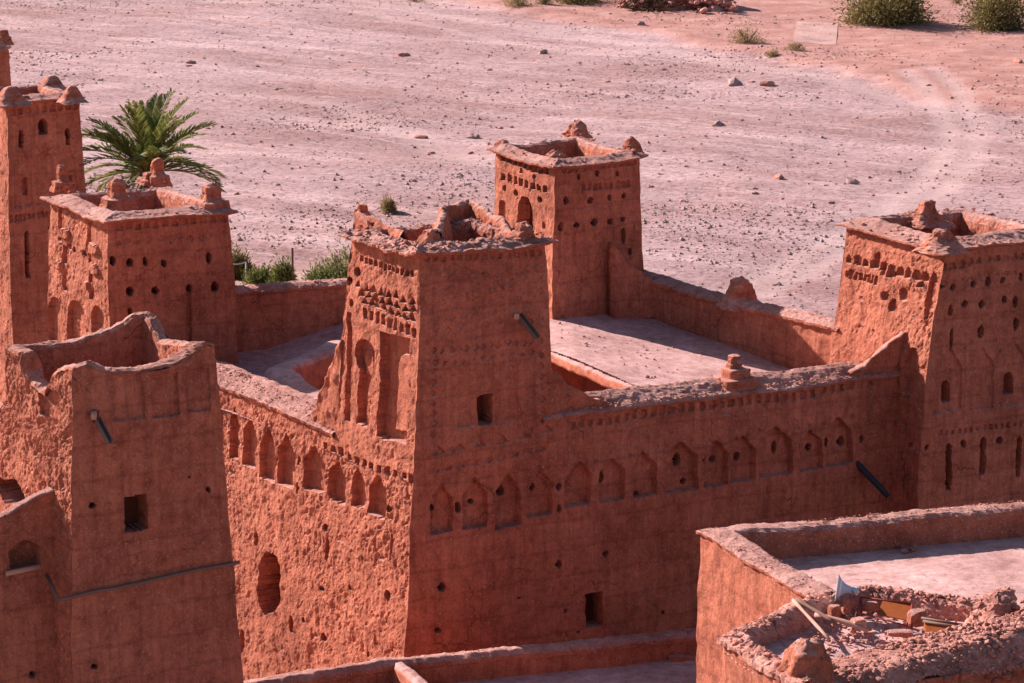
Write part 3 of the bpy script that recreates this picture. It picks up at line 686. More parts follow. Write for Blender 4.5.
# left rim is a raised ledge
V, Q = sweep([(-5.4, 86.6, 8.2), (-7.4, 91.6, 8.25), (-5.8, 95.2, 8.25), (-4, 96.0, 8.25)], False, [(.05, -.5), (.04, .3), (-.1, .5), (-.7, .46), (-1.0, .15), (-1.05, -.3)], .06, None, .035, 12, -1)
mk('ledge', V, Q, M['floor'], roof)
sheet('courtyard_floor', [(-6.2, 86.6), (6, 85.2), (6, 93.5), (-3.6, 96.4), (-6, 95.8), (-8, 91.6)], lambda X, Y: X*0+4.0, M['floor'], roof, .5)
# stepped pinnacle on the right parapet
x, y = P(735, 381, 9.7); mb = MB()
for (dx, dz, s, hh) in [(0, 0, 1.3, .3), (.02, .28, .85, .3), (-.05, .52, .45, .2), (-.08, .68, .26, .22), (-.02, .86, .38, .12)]:
    V, Q = lump(x+dx, y, 9.55+dz, s*.5, hh, 1, int(dz*10)+60, .03, [(1, -.1), (1, .0), (1.02, .9), (.85, 1), (.02, 1.02)]); mb.add(V, Q)
o = mb.build('pinnacle', M['adobe'], rwo)
# drain pipe
a = PY(856, 461, 88.05)
dp_ = bpos(rw, 858, 464)
spout(rwo, dp_, dp_+np.array([.95, -.5, -.95]), .1, 'black_pipe', 'drain_pipe')

# ================================================================= near left tower (TF)
tf = empty('ruined_tower', (-10.2, 70.2, 0), 'near left mud tower with sagging open crown, one dark window and grey spout', 'tower')
ztf = 14.0
topf = [P(71,378,ztf), P(216,362,ztf), P(150,332,ztf), P(4,352,ztf)]
csf = corners(topf, ztf, -3.4, .045); csf[3] = lerpc([(ztf, topf[3]), (ztf-1.3, (topf[3][0]-.05, topf[3][1]+.07)), (ztf-3, (topf[3][0]-1.1, topf[3][1]+1.8)), (-.4, (topf[3][0]-2.0, topf[3][1]+3.0))])
CR = {0: [(0, .16), (.1, .22), (.22, .0), (.45, -.12), (.65, -.08), (.82, .12), (.95, .42), (1, .35)],
      1: [(0, .35), (.12, .3), (.4, .1), (.7, -.02), (.9, .4), (1, .5)],
      2: [(0, .5), (.1, .5), (.3, .2), (.6, 0), (.9, .05), (1, .1)],
      3: [(0, .1), (.2, .02), (.26, -.35), (.34, -.6), (.5, -.75), (.6, -.8), (.66, -.5), (.74, -.1), (.88, .1), (1, .16)]}
def crown(i, s): k = CR[i]; return ztf+np.interp(s, [a[0] for a in k], [a[1] for a in k])
def featf(fr, fl):
    fr.add('rect', 138, 532, 23, 35, .7, 'window')
    for x, y, w, h in [(93,508,9,6),(209,493,5,5),(96,668,10,5),(95,424,7,14),(190,480,3,3)]: fr.add('circ', x, y, w, h, .4, 'putlog_hole')
    fr.add('rect', 128, 422, 30, 45, .05); fr.add('rect', 165, 418, 27, 42, .06); fr.add('rect', 198, 412, 24, 42, .05)
    fl.add('rect', 46, 420, 14, 30, .12)
    fl.add('circ', 12, 506, 26, 27, .7, 'breach')
tfo, ff = tower(tf, csf, -3.4, ztf, .036, (.8, 1, 1, 2.0), featf, 'adobe', 'tower_wall', crown)
WLs = WL[tf.name]
V, Q = sweep([(*t, ztf) for t in topf], True, [(0, 0), (.04, .07), (.18, .1), (.36, .08), (.44, 0), (.46, -1.7)], .05, lambda i, t: float(crown(i, t)-ztf), .055, 14, 1, .05)
mk('crown_parapet', V, Q, M['adobe'], tf, False)
sheet('roof', [tuple(np.array(t)*.92+np.mean(np.array(topf), 0)*.08) for t in topf], lambda X, Y: X*0+ztf-.95, M['floor'], tf, .08)
x, y, z = PY(95, 420, ff[0].ref[1]+1); u, z = ff[0].at(95, 420)
q0 = bpos(ff[0], 95, 420); trough(tf, q0+np.array([-.05, .2, .1]), q0+np.array([.42, -.45, -.5]), .13, 'steel')
b = MB(); b.add(*box(q0+np.array([0, -.05, .14]), (.13, .25, .2))); b.build('wooden_plug', M['pale_wood'], tf)
b = MB(); e0 = bpos(ff[0], 62, 598); e1 = bpos(ff[0], 236, 562); pts = [e0+(e1-e0)*t+np.array([.02, -.09, fbm(np.array([[t*6, 0, 0]]), 1, 2, 3)[0]*.03]) for t in np.linspace(-.02, 1.02, 14)]
addtube(b, pts, .05, 7)
w0 = e0+np.array([-.5, .8, .35]); addtube(b, [w0, pts[0]], .05, 7); b.build('pole', M['grey_wood'], tf)
# low wall abutting it
_p = bpos(ff[3], 49, 492); wx0, wy0, wz0 = _p; dR = np.array([math.cos(rad(29)), math.sin(rad(29))])
wa = lambda z: (wx0-dR[0]*5, wy0-dR[1]*5-.03*(wz0-z)); wb = lambda z: (wx0+dR[0]*.4, wy0+dR[1]*.4-.03*(wz0-z))
lwall = empty('low_wall', (wx0-1, wy0-.5, 0), 'low shaded mud wall with a small opening and wooden lintel, at the left edge of the photo', 'wall')
fw = Face(wa, wb, -3.4, wz0-.1)
fw.add('gable', 26, 571, 30, 30, .9, 'opening'); fw.add('circ', 34, 677, 10, 8, .4, 'putlog_hole')
mb = MB(); parts = []; carve(mb, fw, .04, .9, parts, lambda s: wz0+np.interp(s, [0, .7, .9, 1], [-1.2, -.55, -.15, 0]))
V, Q = sweep([(*wa(wz0), wz0-1.2), (*(np.array(wa(wz0))*.3+np.array(wb(wz0))*.7), wz0-.55), (*wb(wz0), wz0)], False, [(0, 0), (.05, .06), (.3, .08), (.42, 0), (.45, -12)], .06, None, .03, 15)
lwo2 = mb.build('wall', M['adobe'], lwall); mk('coping', V, Q, M['cap'], lwall); emit(parts, lwo2, M['adobe_deep'], M['hole'])
b = MB(); k0 = bpos(fw, 6, 573); k1 = bpos(fw, 40, 566); addtube(b, [k0+np.array([0, -.06, 0]), k1+np.array([0, -.06, 0])], .07, 8); b.build('lintel', M['pale_wood'], lwall)

# ================================================================= far left towers
fl_ = empty('watchtower', (-20, 124, 0), 'distant tower at the left edge beside the palm, with gabled niches and an arched window', 'tower')
zfl = 13.7
def feat5(fr, fl):
    fr.add('arch', 43, 136, 8, 15, .5, 'window')
    for x, y, w, h in [(21,148,4,17),(68,146,4,17),(26,196,5,18),(72,190,4,14)]: fr.add('arch', x, y, w, h, .35, 'slit')
    fr.add('gable', 24, 207, 17, 60, .09, 'niche'); fr.add('gable', 47, 205, 19, 60, .09, 'niche'); fr.add('gable', 70, 203, 15, 60, .09, 'niche')
    fr.row('arch', (12,116), (76,110), 9, 5, 6, .08); fr.row('rect', (12,222), (78,214), 16, 2.6, 6, .08)
    fr.add('arch', 29, 278, 4, 46, .3, 'slit'); fr.add('circ', 50, 230, 4, 6, .3, 'putlog_hole')
topfl = [P(6,103,zfl), P(79,98,zfl)]; d = np.array([math.cos(rad(120)), math.sin(rad(120))])*4.2
topfl += [tuple(np.array(topfl[1])+d), tuple(np.array(topfl[0])+d)]
o, _ = tower(fl_, corners(topfl, zfl, -.4, .03), -.4, zfl, .06, (1, 1, 1, 1.5), feat5, 'adobe', 'tower_wall')
rim(fl_, topfl, zfl, .2, 43, .05, .05, .2, .6, .8, 0, .08, 40)
for (px, py, r, h, sd) in [(10,100,.62,.6,1),(72,98,.5,.55,2),(51,86,.6,.5,3)]:
    x, y = P(px, py, zfl+.1); V, Q = lump(x, y, zfl+.05, r, h, 1, 60+sd, .08, [(1.5, -.2), (1.05, .05), (.75, .5), (.5, .85), (.3, 1), (.02, 1.03)]); mk('pinnacle', V, Q, M['adobe'], fl_)
ff_ = empty('watchtower', (-26.5, 143, 0), 'sliver of the farthest tower cut by the left edge, behind the other distant one', 'tower')
zff = 13.3; c0 = P(9, 50, zff); topff = [(c0[0]-3.2, c0[1]-1.6), c0, (c0[0]-2, c0[1]+3.6), (c0[0]-5.2, c0[1]+2)]
o, _ = tower(ff_, corners(topff, zff, -.4, .02), -.4, zff, .1, (1, 1, 1, 1), None, 'adobe', 'tower_wall')
rim(ff_, topff, zff, .12, 44, .04, .3, .3, .5, .7, 0, .1)
x, y = P(3, 45, zff); V, Q = lump(x, y+.2, zff+.1, .45, .7, 2, 71, .05); mk('pinnacle', V, Q, M['adobe'], ff_)
# low rooms standing between the far tower and the left tower keep the ground line real
# ================================================================= right front house (A)
ha = empty('flat_roofed_house', (10, 70, 0), 'flat roofed mud house with a broad dusty parapet round its pink roof, lower right', 'house')
A0, A1, A2, A3 = P(700,534,8.9), P(815,600,8.9), (17.5, 66.6), (17.5, 75.3)
ca = [lerpc([(8.9, p), (-.4, (p[0]+dx, p[1]+dy))]) for p, dx, dy in ((A0, -.15, .2), (A1, -.3, -.3), (A2, .3, -.3), (A3, .3, .3))]
mb = MB(); parts = []
fA = [Face(ca[i], ca[(i+1) % 4], -3.4, 8.9) for i in range(4)]
for i, r_ in ((0, 1.2), (1, 1), (2, 1), (3, 1)):
    carve(mb, fA[i], .05 if i == 0 else .1, r_, parts, (lambda s: np.full(len(s), 8.25)) if i == 1 else None)
mb.build('wall', M['adobe'], ha)
V, Q = sweep([(18, 75.45, 9.0), (*A0, 8.95), (*A1, 8.95)], False, [(.04, -.12), (-.08, -.08), (-.1, 0), (.0, .06), (.3, .12), (.6, .1), (.72, .02), (.75, -.1), (.77, -.8)], .05, None, .045, 16)
pa = mk('parapet', V, Q, M['cap'], ha, False)
crumbs(ha, [(18, 75.45, 9.0), (*A0, 8.95), (*A1, 8.95)], 700, -.08, .72, .11, .07)
V, Q = lump(A1[0]+.3, A1[1]+.15, 8.2, .45, .8, 1, 77, .05, [(1, -.1), (1, .8), (.8, 1), (.02, 1.03)]); mk('parapet_end', V, Q, M['adobe'], ha)
sheet('roof', [(A0[0]+.4, A0[1]-.3), (A1[0]+.3, A1[1]), A2, A3], lambda X, Y: X*0+8.25, M['floor'], ha, .07)
b = MB(); x, y = P(900, 545, 8.35); scatter_stones(b, [(P(px, py, 8.25)[0], P(px, py, 8.25)[1], 8.28) for px, py in [(902,548),(912,551),(905,553),(868,550),(760,549)]], .12, .3); b.build('loose_bricks', M['rubble'], ha, False)

# ================================================================= low front roof (B)
hb = empty('low_roof_house', (0, 73, 0), 'low flat mud roof with a long thin parapet at the bottom centre, below the kasbah', 'house')
b0, b1_, b2_ = P(225,689,3.6), P(385,662,3.6), P(720,628,3.6)
V, Q = sweep([(*b2_, 3.55), (*P(560,645,3.6), 3.55), (*b1_, 3.6), (*b0, 3.6)], False, [(0, -7), (0, -.1), (-.06, 0), (.1, .12), (.35, .12), (.47, 0), (.5, -.7)], .05, None, .03, 17)
mk('wall', V, Q, M['adobe'], hb)
V, Q = sweep([(*b2_, 3.56), (*P(560,645,3.6), 3.56), (*b1_, 3.61), (*b0, 3.61)], False, [(-.03, -.08), (-.1, -.01), (.08, .14), (.35, .15), (.52, .02), (.53, -.1)], .05, None, .04, 17)
mk('coping', V, Q, M['cap'], hb)
crumbs(hb, [(*b2_, 3.58), (*P(560,645,3.6), 3.58), (*b1_, 3.62), (*b0, 3.62)], 400, -.08, .5, .12, .07)
V, Q = sweep([b1_+(3.6,), (b1_[0]+1.6, b1_[1]-3.4, 3.55), (b1_[0]+2.6, b1_[1]-6, 3.5)], False, [(-.02, -.7), (0, 0), (.1, .1), (.3, .1), (.4, 0), (.42, -.7)], .06, None, .03, 18)
mk('divider', V, Q, M['floor'], hb)
sheet('roof', [b0, b1_, b2_, (9, 60), (-7, 60)], lambda X, Y: X*0+2.95, M['floor'], hb, .1)
b = MB(); x, y = P(676, 655, 3.1); b.add(*box((x, y, 3.0), (.5, .35, .2))); b.add(*box((x+.45, y+.05, 3.0), (.4, .3, .12))); b.build('doorstep', M['cap'], hb, False)

# ================================================================= rubble roof house (C)
hc = empty('crumbling_house', (9, 62, 0), 'crumbling mud house with rubble strewn wall tops and a mud stump, bottom right corner', 'house')
zc_ = 9.0
CL, Cb, Cc, Cd, Ce = P(723,640,zc_), P(806,602,zc_), P(868,590,zc_), P(975,604,zc_), P(1000,594,zc_)
Cf, Cg, Ch = P(800,690,zc_), P(905,672,zc_), P(1060,632,zc_)
mb = MB()
V, Q = sweep([(*Ce, 9.1), (*Cd, 9.0), (*Cc, 9.0), (*Cb, 9.0), (*CL, 9.0), (*Cf, 9.0)], False, [(-.02, -12.4), (0, -.2), (0, 0)], .08, None, .03, 19)
mb.add(V, Q)
fr_c = lambda z: (CL[0]-.02*(9-z), CL[1]-.02*(9-z))
mb.build('wall', M['adobe'], hc)
V, Q = sweep([(*Ce, 9.1), (*Cd, 9.0), (*Cc, 9.0), (*Cb, 9.0), (*CL, 9.0), (*Cf, 9.0)], False, [(.02, -.18), (-.1, -.1), (-.1, .03), (.1, .13), (.3, .16), (.42, .06), (.5, -.1), (.52, -.6)], .045, None, .08, 20)
mb = MB().add(V, Q); pts = []
pth = [np.array(p) for p in (Ce, Cd, Cc, Cb, CL, Cf)]
for _ in range(900):
    i = random.choices(range(5), [1, 4, 2, 4, 5])[0]; t = random.random(); q_ = pth[i]+(pth[i+1]-pth[i])*t; dd = pth[i+1]-pth[i]; dd = np.array([-dd[1], dd[0]])/np.linalg.norm(dd); o_ = random.uniform(-.1, .5)
    pts.append((*(q_+dd*o_), 9.0+np.interp(o_, [-.1, .1, .3, .5], [0, .13, .17, .0])))
scatter_stones(mb, pts, .05, .16, .8); mb.build('rubble_coping', M['rubble'], hc, False)
sheet('roof', [Ce, Cd, Cc, Cb, CL, Cf, Cg, Ch], lambda X, Y: X*0+8.7, M['floor'], hc, .08, None, None, .09)
# broad rubble mound along the front wall
m0, m1, m2 = np.array(P(845,668,9.0)), np.array(P(935,645,9.1)), np.array(P(1060,618,9.3))
def ridge(X, Y):
    best = np.full(X.shape, 9.0); zr = np.zeros(X.shape)
    for A_, B_, za, zb_ in ((m0, m1, 9.0, 9.15), (m1, m2, 9.15, 9.5)):
        d_ = B_-A_; L2 = (d_**2).sum(); t = np.clip(((X-A_[0])*d_[0]+(Y-A_[1])*d_[1])/L2, 0, 1)
        dx = X-(A_[0]+d_[0]*t); dy = Y-(A_[1]+d_[1]*t); ds = np.sqrt(dx*dx+dy*dy); k = ds < best
        best = np.where(k, ds, best); zr = np.where(k, za+(zb_-za)*t, zr)
    return 8.4+(zr-8.4)*np.clip(1.15-(best/1.15)**2.2, -1.0, 1)
front = [tuple(m0+[-.9, -.2]), tuple(m0+[.1, -1.5]), tuple(P(930,683,8.6)), tuple(P(1024,662,8.8)), (16, 63.3), (16, 66), tuple(m1+[0, 1.3]), tuple(m0+[0, .9])]
mound = sheet('rubble_heap', front, ridge, M['rubble'], hc, .05, None, None, .12)
pts = [(*P(random.uniform(800, 960), random.uniform(605, 660), 8.75), 8.76) for _ in range(420)]
while len(pts) < 3000:
    x, y = random.uniform(6, 14.5), random.uniform(59, 66)
    if inpoly(np.array([x]), np.array([y]), front)[0]: pts.append((x, y, float(ridge(np.array([x]), np.array([y]))[0])))
mb = MB(); scatter_stones(mb, pts, .05, .17, .8); tag(mb.build('rubble', M['rubble'], hc, False), kind='stuff')
# front face below the mound
fa, fb = lambda z: (*np.array(P(925,684,8.5)),), lambda z: (*np.array(P(1100,655,8.7)),)
fc = Face(lambda z: (P(880,700,8.5)[0], P(880,700,8.5)[1]-.02*(8.6-z)), lambda z: (P(1100,646,8.7)[0], P(1100,646,8.7)[1]-.02*(8.6-z)), -3.4, 8.75)
mb = MB(); carve(mb, fc, .05, 1.6, [], None); pts = [(*(np.array(fc.a(z))*(1-t)+np.array(fc.b(z))*t), z) for t, z in [(random.random(), random.uniform(7.3, 8.7)) for _ in range(90)]]
scatter_stones(mb, pts, .08, .28, 1.0, 1.0); mb.build('front_wall', M['adobe'], hc)
x, y = P(806, 686, 8.8); V, Q = lump(x, y, 8.1, .72, 1.75, 2, 81, .13, [(1.6, -.3), (1.3, .05), (1.05, .3), (.8, .5), (.62, .8), (.4, .95), (.05, 1.03)], 40); mk('stump', V, Q, M['adobe'], hc)
x, y = P(998, 612, 9.2); V, Q = lump(x, y, 8.6, .75, 1.1, 1, 82, .12, [(1.5, -.2), (1.1, .15), (.75, .5), (.5, .85), (.05, 1)], 36); mb = MB().add(V, Q)
scatter_stones(mb, [(x+random.gauss(0, .35), y+random.gauss(0, .3), 9.2+random.uniform(-.2, .35)) for _ in range(80)], .1, .3, .6); mb.build('stone_pile', M['rubble'], hc, False)

# ---- things lying on the crumbling roof
zr = 8.95
def at(px, py, z=9.0): x, y = P(px, py, z); return np.array([x, y, z])
ls = empty('loudspeaker', at(860, 602), 'pale blue horn loudspeaker fixed on a red iron frame, pointing left', 'loudspeaker')
c = at(852, 590, 9.45); ax = np.array([-1, .15, .12]); ax /= np.linalg.norm(ax)
s_ = np.cross(ax, [0, 0, 1]); s_ /= np.linalg.norm(s_); u_ = np.cross(s_, ax)
def lathe(prof, n=28):
    V = []
    for (t, r) in prof:
        for k in range(n):
            a_ = 2*math.pi*k/n; V.append(c+ax*t+r*(math.cos(a_)*s_+math.sin(a_)*u_))
    return np.array(V), quads(len(prof), n, True)
V, Q = lathe([(-.02, .06), (.06, .085), (.16, .12), (.27, .2), (.345, .30), (.365, .33), (.372, .345)]); ho = mk('horn', V, Q[:, ::-1], M['horn'], ls)
V, Q = lathe([(.37, .34), (.34, .29), (.26, .19), (.15, .11), (.05, .07), (.0, .001)]); mk('horn_mouth', V, Q, M['hornin'], ls)
V, Q = lathe([(-.16, .001), (-.16, .075), (-.14, .09), (-.02, .09), (0, .05)]); mk('driver', V, Q, M['horn'], ls)
b = MB(); addtube(b, [c+ax*-.02+s_*.1, c+ax*-.05+np.array([0, 0, -.16])], .015, 6); addtube(b, [c+ax*-.02-s_*.1, c+ax*-.05+np.array([0, 0, -.16])], .015, 6); b.build('bracket', M['steel'], ls)
fr0 = empty('iron_frame', at(890, 615), 'red iron frame holding an amber panel, lying on the rubble roof beneath the loudspeaker', 'frame')
a0, a1_, a2_, a3_ = at(861,597,9.3), at(912,604,9.3), at(862,618,8.95), at(911,631,8.9)
b = MB(); addtube(b, [a0, a1_], .022, 6); addtube(b, [a0, at(854,622,8.95)], .022, 6); addtube(b, [a0, a2_], .022, 6); addtube(b, [a1_, a3_], .022, 6); addtube(b, [a1_, at(905,632,8.85)], .018, 6)
addtube(b, [a2_+np.array([0, 0, .1]), a3_+np.array([0, 0, .1])], .018, 6); b.build('bars', M['red_iron'], fr0)
q0, q1, q2, q3 = at(883,600,9.3), at(911,604.5,9.28), at(906,620,9.05), at(877,614,9.08)
n_ = np.cross(q1-q0, q3-q0); n_ /= np.linalg.norm(n_); V = np.array([q0, q1, q2, q3, q0+n_*.03, q1+n_*.03, q2+n_*.03, q3+n_*.03]); mk('panel', V, BOXF, M['amber'], fr0, False)
bx_ = empty('amber_box', at(945, 630), 'flat amber box with a grey steel top rail, right of the red frame', 'box')
e0, e1 = at(925,622,9.2), at(963,629,9.18); e2, e3 = at(926,634,9.0), at(962,640,8.98)
mid = lambda a, b_: (a+b_)/2
V = np.array([e2, e3, e3+[0, .25, 0], e2+[0, .25, 0], e0, e1, e1+[0, .25, 0], e0+[0, .25, 0]]); mk('case', V, BOXF, M['amber'], bx_, False)
b = MB()
for sgn in (0, .25): addtube(b, [e0+np.array([-.05, sgn, .02]), e1+np.array([.02, sgn, .02])], .03, 6)
addtube(b, [e1+np.array([.02, 0, .02]), e3+np.array([.02, 0, -.02])], .03, 6); addtube(b, [e1+np.array([0, .1, 0]), at(980,629,9.15)], .015, 6); b.build('rail', M['steel'], bx_)
def plank(px0, py0, px1, py1, z0, z1, r, lab, mat='pale_wood', bend=0):
    a_, b_ = at(px0, py0, z0), at(px1, py1, z1); pts = [a_+(b_-a_)*t+np.array([0, 0, bend*math.sin(t*math.pi)]) for t in np.linspace(0, 1, 7)]
    m_ = MB(); addtube(m_, pts, [r*(1+.15*math.sin(i*2.1)) for i in range(7)], 7); o = m_.build('wooden_beam', M[mat]); WL[o.name] = np.array(o.location); tag(o, lab, 'beam')
plank(793, 600, 829, 639, 9.25, 9.02, .045, 'thin plank sloping down leftmost on the rubble roof')
plank(796, 599, 834, 622, 9.3, 9.15, .05, 'upper weathered plank leaning on the rubble wall at left of the loudspeaker', 'grey_wood')
plank(815, 615, 868, 631, 9.15, 8.98, .06, 'long pale curved branch lying in front of the loudspeaker', 'pale_wood', .05)
def rockthing(px, py, z, size, lab, mat='rubble', sd=0, rot=0, blocky=False):
    p = at(px, py, z); v = rockverts(ICO2, size, sd, .25)
    if blocky: v = np.clip(v, -np.array(size)*.6, np.array(size)*.6)*1.15
    ca_, sa_ = math.cos(rot), math.sin(rot); v = v@np.array([[ca_, -sa_, 0], [sa_, ca_, 0], [0, 0, 1]]).T
    o = mk('stone', v+p, ICO2[1], M[mat], None, False); tag(o, lab, 'stone')
rockthing(900, 633, 9.0, (.42, .2, .1), 'long flat pinkish stone lying below the red iron frame', 'cap', 3, .0, True)
rockthing(917, 618, 9.12, (.3, .22, .28), 'large squared pale block between the red frame and the amber box', 'cap', 4, .3, True)
rockthing(858, 624, 9.05, (.24, .2, .2), 'round orange brown stone at the foot of the loudspeaker', 'rubble', 5, rot=.4, blocky=True)
rockthing(834, 612, 9.12, (.2, .14, .24), 'upright dark mud brick left of the loudspeaker', 'adobe', 6, .5, True)
rockthing(846, 606, 9.12, (.14, .14, .26), 'narrow upright stone directly below the loudspeaker horn', 'cap', 7, .2, blocky=True)
rockthing(872, 606, 9.1, (.22, .16, .14), 'pale stone behind the red iron frame', 'cap', 8, .2, blocky=True)

# ================================================================= ground
SLABC = P(816,33,0)
def gz(X, Y):
    p = np.stack([X, Y, X*0], -1)
    k = np.clip((Y-105)/20, 0, 1)*np.clip((430-Y)/30, 0, 1)*np.clip((130-np.abs(X-5))/20, 0, 1)
    z = fbm(p, .03, 3, 300)*.7+fbm(p, .12, 3, 301)*.28+fbm(p, .6, 3, 302)*.10
    k = k*(1-.93*np.exp(-((X-28.5)/7)**2-((Y-264)/22)**2)) if SLABC is None else k*(1-.95*np.exp(-((X-SLABC[0])/6)**4-((Y-SLABC[1])/22)**4))
    # shallow flow channels
    a = rad(-38); U = X*math.cos(a)+Y*math.sin(a); Vv = -X*math.sin(a)+Y*math.cos(a)
    z2 = np.abs(fbm(np.stack([U*.12, Vv, X*0], -1), .16, 3, 303))*-.55
    low = np.clip((118-Y)/14, 0, 1); return (z+z2)*k-3.0*low*low*(3-2*low), k
def lin(a, b, n): return np.linspace(a, b, n)
xs = np.concatenate([lin(-4000, -130, 12)[:-1], lin(-130, -60, 40)[:-1], lin(-60, 75, 250)[:-1], lin(75, 150, 40)[:-1], lin(150, 4000, 12)])
ys = np.concatenate([lin(-300, 40, 8)[:-1], lin(40, 110, 20)[:-1], lin(110, 330, 440)[:-1], lin(330, 460, 100)[:-1], lin(460, 6000, 16)])
X, Y = np.meshgrid(xs, ys); Z, K = gz(X, Y)
# bank: red sand beyond the far edge of the bed
bank_px = [(380,-12),(480,8),(560,22),(650,34),(720,52),(780,62),(860,84),(940,104),(1024,118),(1100,130)]
bk = np.array([P(a_, b_, 0) for a_, b_ in bank_px]); o_ = np.argsort(bk[:, 0]); bk = bk[o_]
# signed by distance beyond the poly-line (in Y)
by_ = np.interp(X, bk[:, 0], bk[:, 1]); wob = fbm(np.stack([X, Y, X*0], -1), .08, 3, 305)*7
sand = np.clip((Y-by_+wob)/5, 0, 1); sand = np.where(X < bk[0, 0], 0, sand)
near = np.clip((158-Y+fbm(np.stack([X, Y, X*0], -1), .15, 3, 306)*6)/6, 0, 1)*np.clip((6-X)/8, 0, 1)      # earthy garden strip by the walls
Z = Z+sand*.5*K+near*.3*K
def trackd(px, wd):
    q_ = [np.array(P(a_, b_, 0)) for a_, b_ in px]; best = np.full(X.shape, 1e3)
    for A_, B_ in zip(q_[:-1], q_[1:]):
        d_ = B_-A_; t = np.clip(((X-A_[0])*d_[0]+(Y-A_[1])*d_[1])/(d_**2).sum(), 0, 1); best = np.minimum(best, np.hypot(X-A_[0]-d_[0]*t, Y-A_[1]-d_[1]*t))
    return np.clip(1-(best/wd)**2, 0, 1)
tr = np.maximum(trackd([(905,78),(935,100),(948,125),(944,150),(915,185),(870,215),(800,250),(740,285)], 1.25), trackd([(930,72),(962,98),(976,125),(970,155),(940,190),(890,222),(820,258),(760,292)], 1.25))
tr = np.maximum(tr, .75*trackd([(330,-5),(480,20),(620,38),(740,62),(860,88),(1024,128)], 1.6)); tr = np.maximum(tr, .6*trackd([(0,95),(150,80),(330,100),(480,160),(640,190)], 2.2))
tr = np.maximum(tr, .8*trackd([(150,-5),(330,8),(520,40),(700,62),(820,80)], 1.2))
Z -= tr*.08
mb = np.stack([X, Y, Z], -1).reshape(-1, 3)
ground = mk('riverbed', mb, quads(*X.shape), None, None, True, (0, 0, 0)) if False else None
mg, nt, bs = newmat('riverbed_gravel')
v = coords(nt); vr = nt.nodes.new('ShaderNodeMapping'); vr.inputs['Rotation'].default_value = (0, 0, rad(33)); v2_ = nt.nodes.new('ShaderNodeMapping'); v2_.inputs['Scale'].default_value = (.12, 1, 1)
g_ = nt.nodes.new('ShaderNodeNewGeometry'); nt.links.new(g_.outputs['Position'], vr.inputs['Vector']); nt.links.new(vr.outputs[0], v2_.inputs['Vector']); vr = v2_
c1 = ramp(nt, noise(nt, vr.outputs[0], .22, 7, .65), [(.34, (.29, .155, .16)), (.45, (.38, .225, .235)), (.53, (.44, .275, .29)), (.62, (.62, .41, .42))])
c2 = ramp(nt, noise(nt, v, .05, 5, .6), [(.35, (.31, .165, .15)), (.6, (.44, .29, .30))])
cc = mix(nt, .5, c1, c2); c3_ = ramp(nt, noise(nt, vr.outputs[0], .9, 5, .7), [(.56, (0, 0, 0)), (.68, (.55,)*3)]); cc = mix(nt, c3_, cc, (.60, .43, .43))
peb = ramp(nt, noise(nt, v, 2.2, 8, .85), [(.38, (.5, .44, .44)), (.5, (1, 1, 1)), (.64, (1.3, 1.28, 1.28))])
cc = mix(nt, 1.0, cc, peb, 'MULTIPLY')
vor = nt.nodes.new('ShaderNodeTexVoronoi'); vor.inputs['Scale'].default_value = 1.5; nt.links.new(v, vor.inputs['Vector'])
spots = ramp(nt, vor.outputs['Distance'], [(.06, (1, 1, 1)), (.16, (0, 0, 0))])
sel = ramp(nt, noise(nt, v, .35, 3), [(.5, (0, 0, 0)), (.6, (.8, .8, .8))]); msk = mix(nt, 1.0, spots, sel, 'MULTIPLY')
cc = mix(nt, msk, cc, (.22, .11, .10))
at_ = nt.nodes.new('ShaderNodeVertexColor'); at_.layer_name = 'zones'; sp = nt.nodes.new('ShaderNodeSeparateColor'); nt.links.new(at_.outputs[0], sp.inputs[0])
sandc = ramp(nt, noise(nt, v, .35, 6, .7), [(.3, (.33, .145, .12)), (.5, (.43, .21, .185)), (.7, (.53, .31, .285))])
cc = mix(nt, sp.outputs[0], cc, sandc); cc = mix(nt, sp.outputs[1], cc, (.55, .38, .375))
gardc = ramp(nt, noise(nt, v, .8, 5, .7), [(.35, (.36, .2, .15)), (.6, (.52, .33, .29))]); cc = mix(nt, sp.outputs[2], cc, gardc)
nt.links.new(cc, bs.inputs['Base Color']); bump(nt, bs, noise(nt, v, 3.0, 8, .8), .9, .18)
ground = mk('riverbed', mb, quads(*X.shape), mg, None, True, (0, 0, 0)); tag(ground, kind='structure')
ca_ = ground.data.color_attributes.new('zones', 'FLOAT_COLOR', 'POINT')
ca_.data.foreach_set('color', np.stack([sand, tr*.55, near, np.ones_like(sand)], -1).astype(np.float32).ravel())
def ground_z(x, y):
    i = np.clip(np.searchsorted(ys, y)-1, 0, len(ys)-2); j = np.clip(np.searchsorted(xs, x)-1, 0, len(xs)-2)
    ty = (y-ys[i])/(ys[i+1]-ys[i]); tx = (x-xs[j])/(xs[j+1]-xs[j])
    return float((Z[i, j]*(1-tx)+Z[i, j+1]*tx)*(1-ty)+(Z[i+1, j]*(1-tx)+Z[i+1, j+1]*tx)*ty)
def gpt(px, py): x, y = P(px, py, 0); return np.array([x, y, ground_z(x, y)])
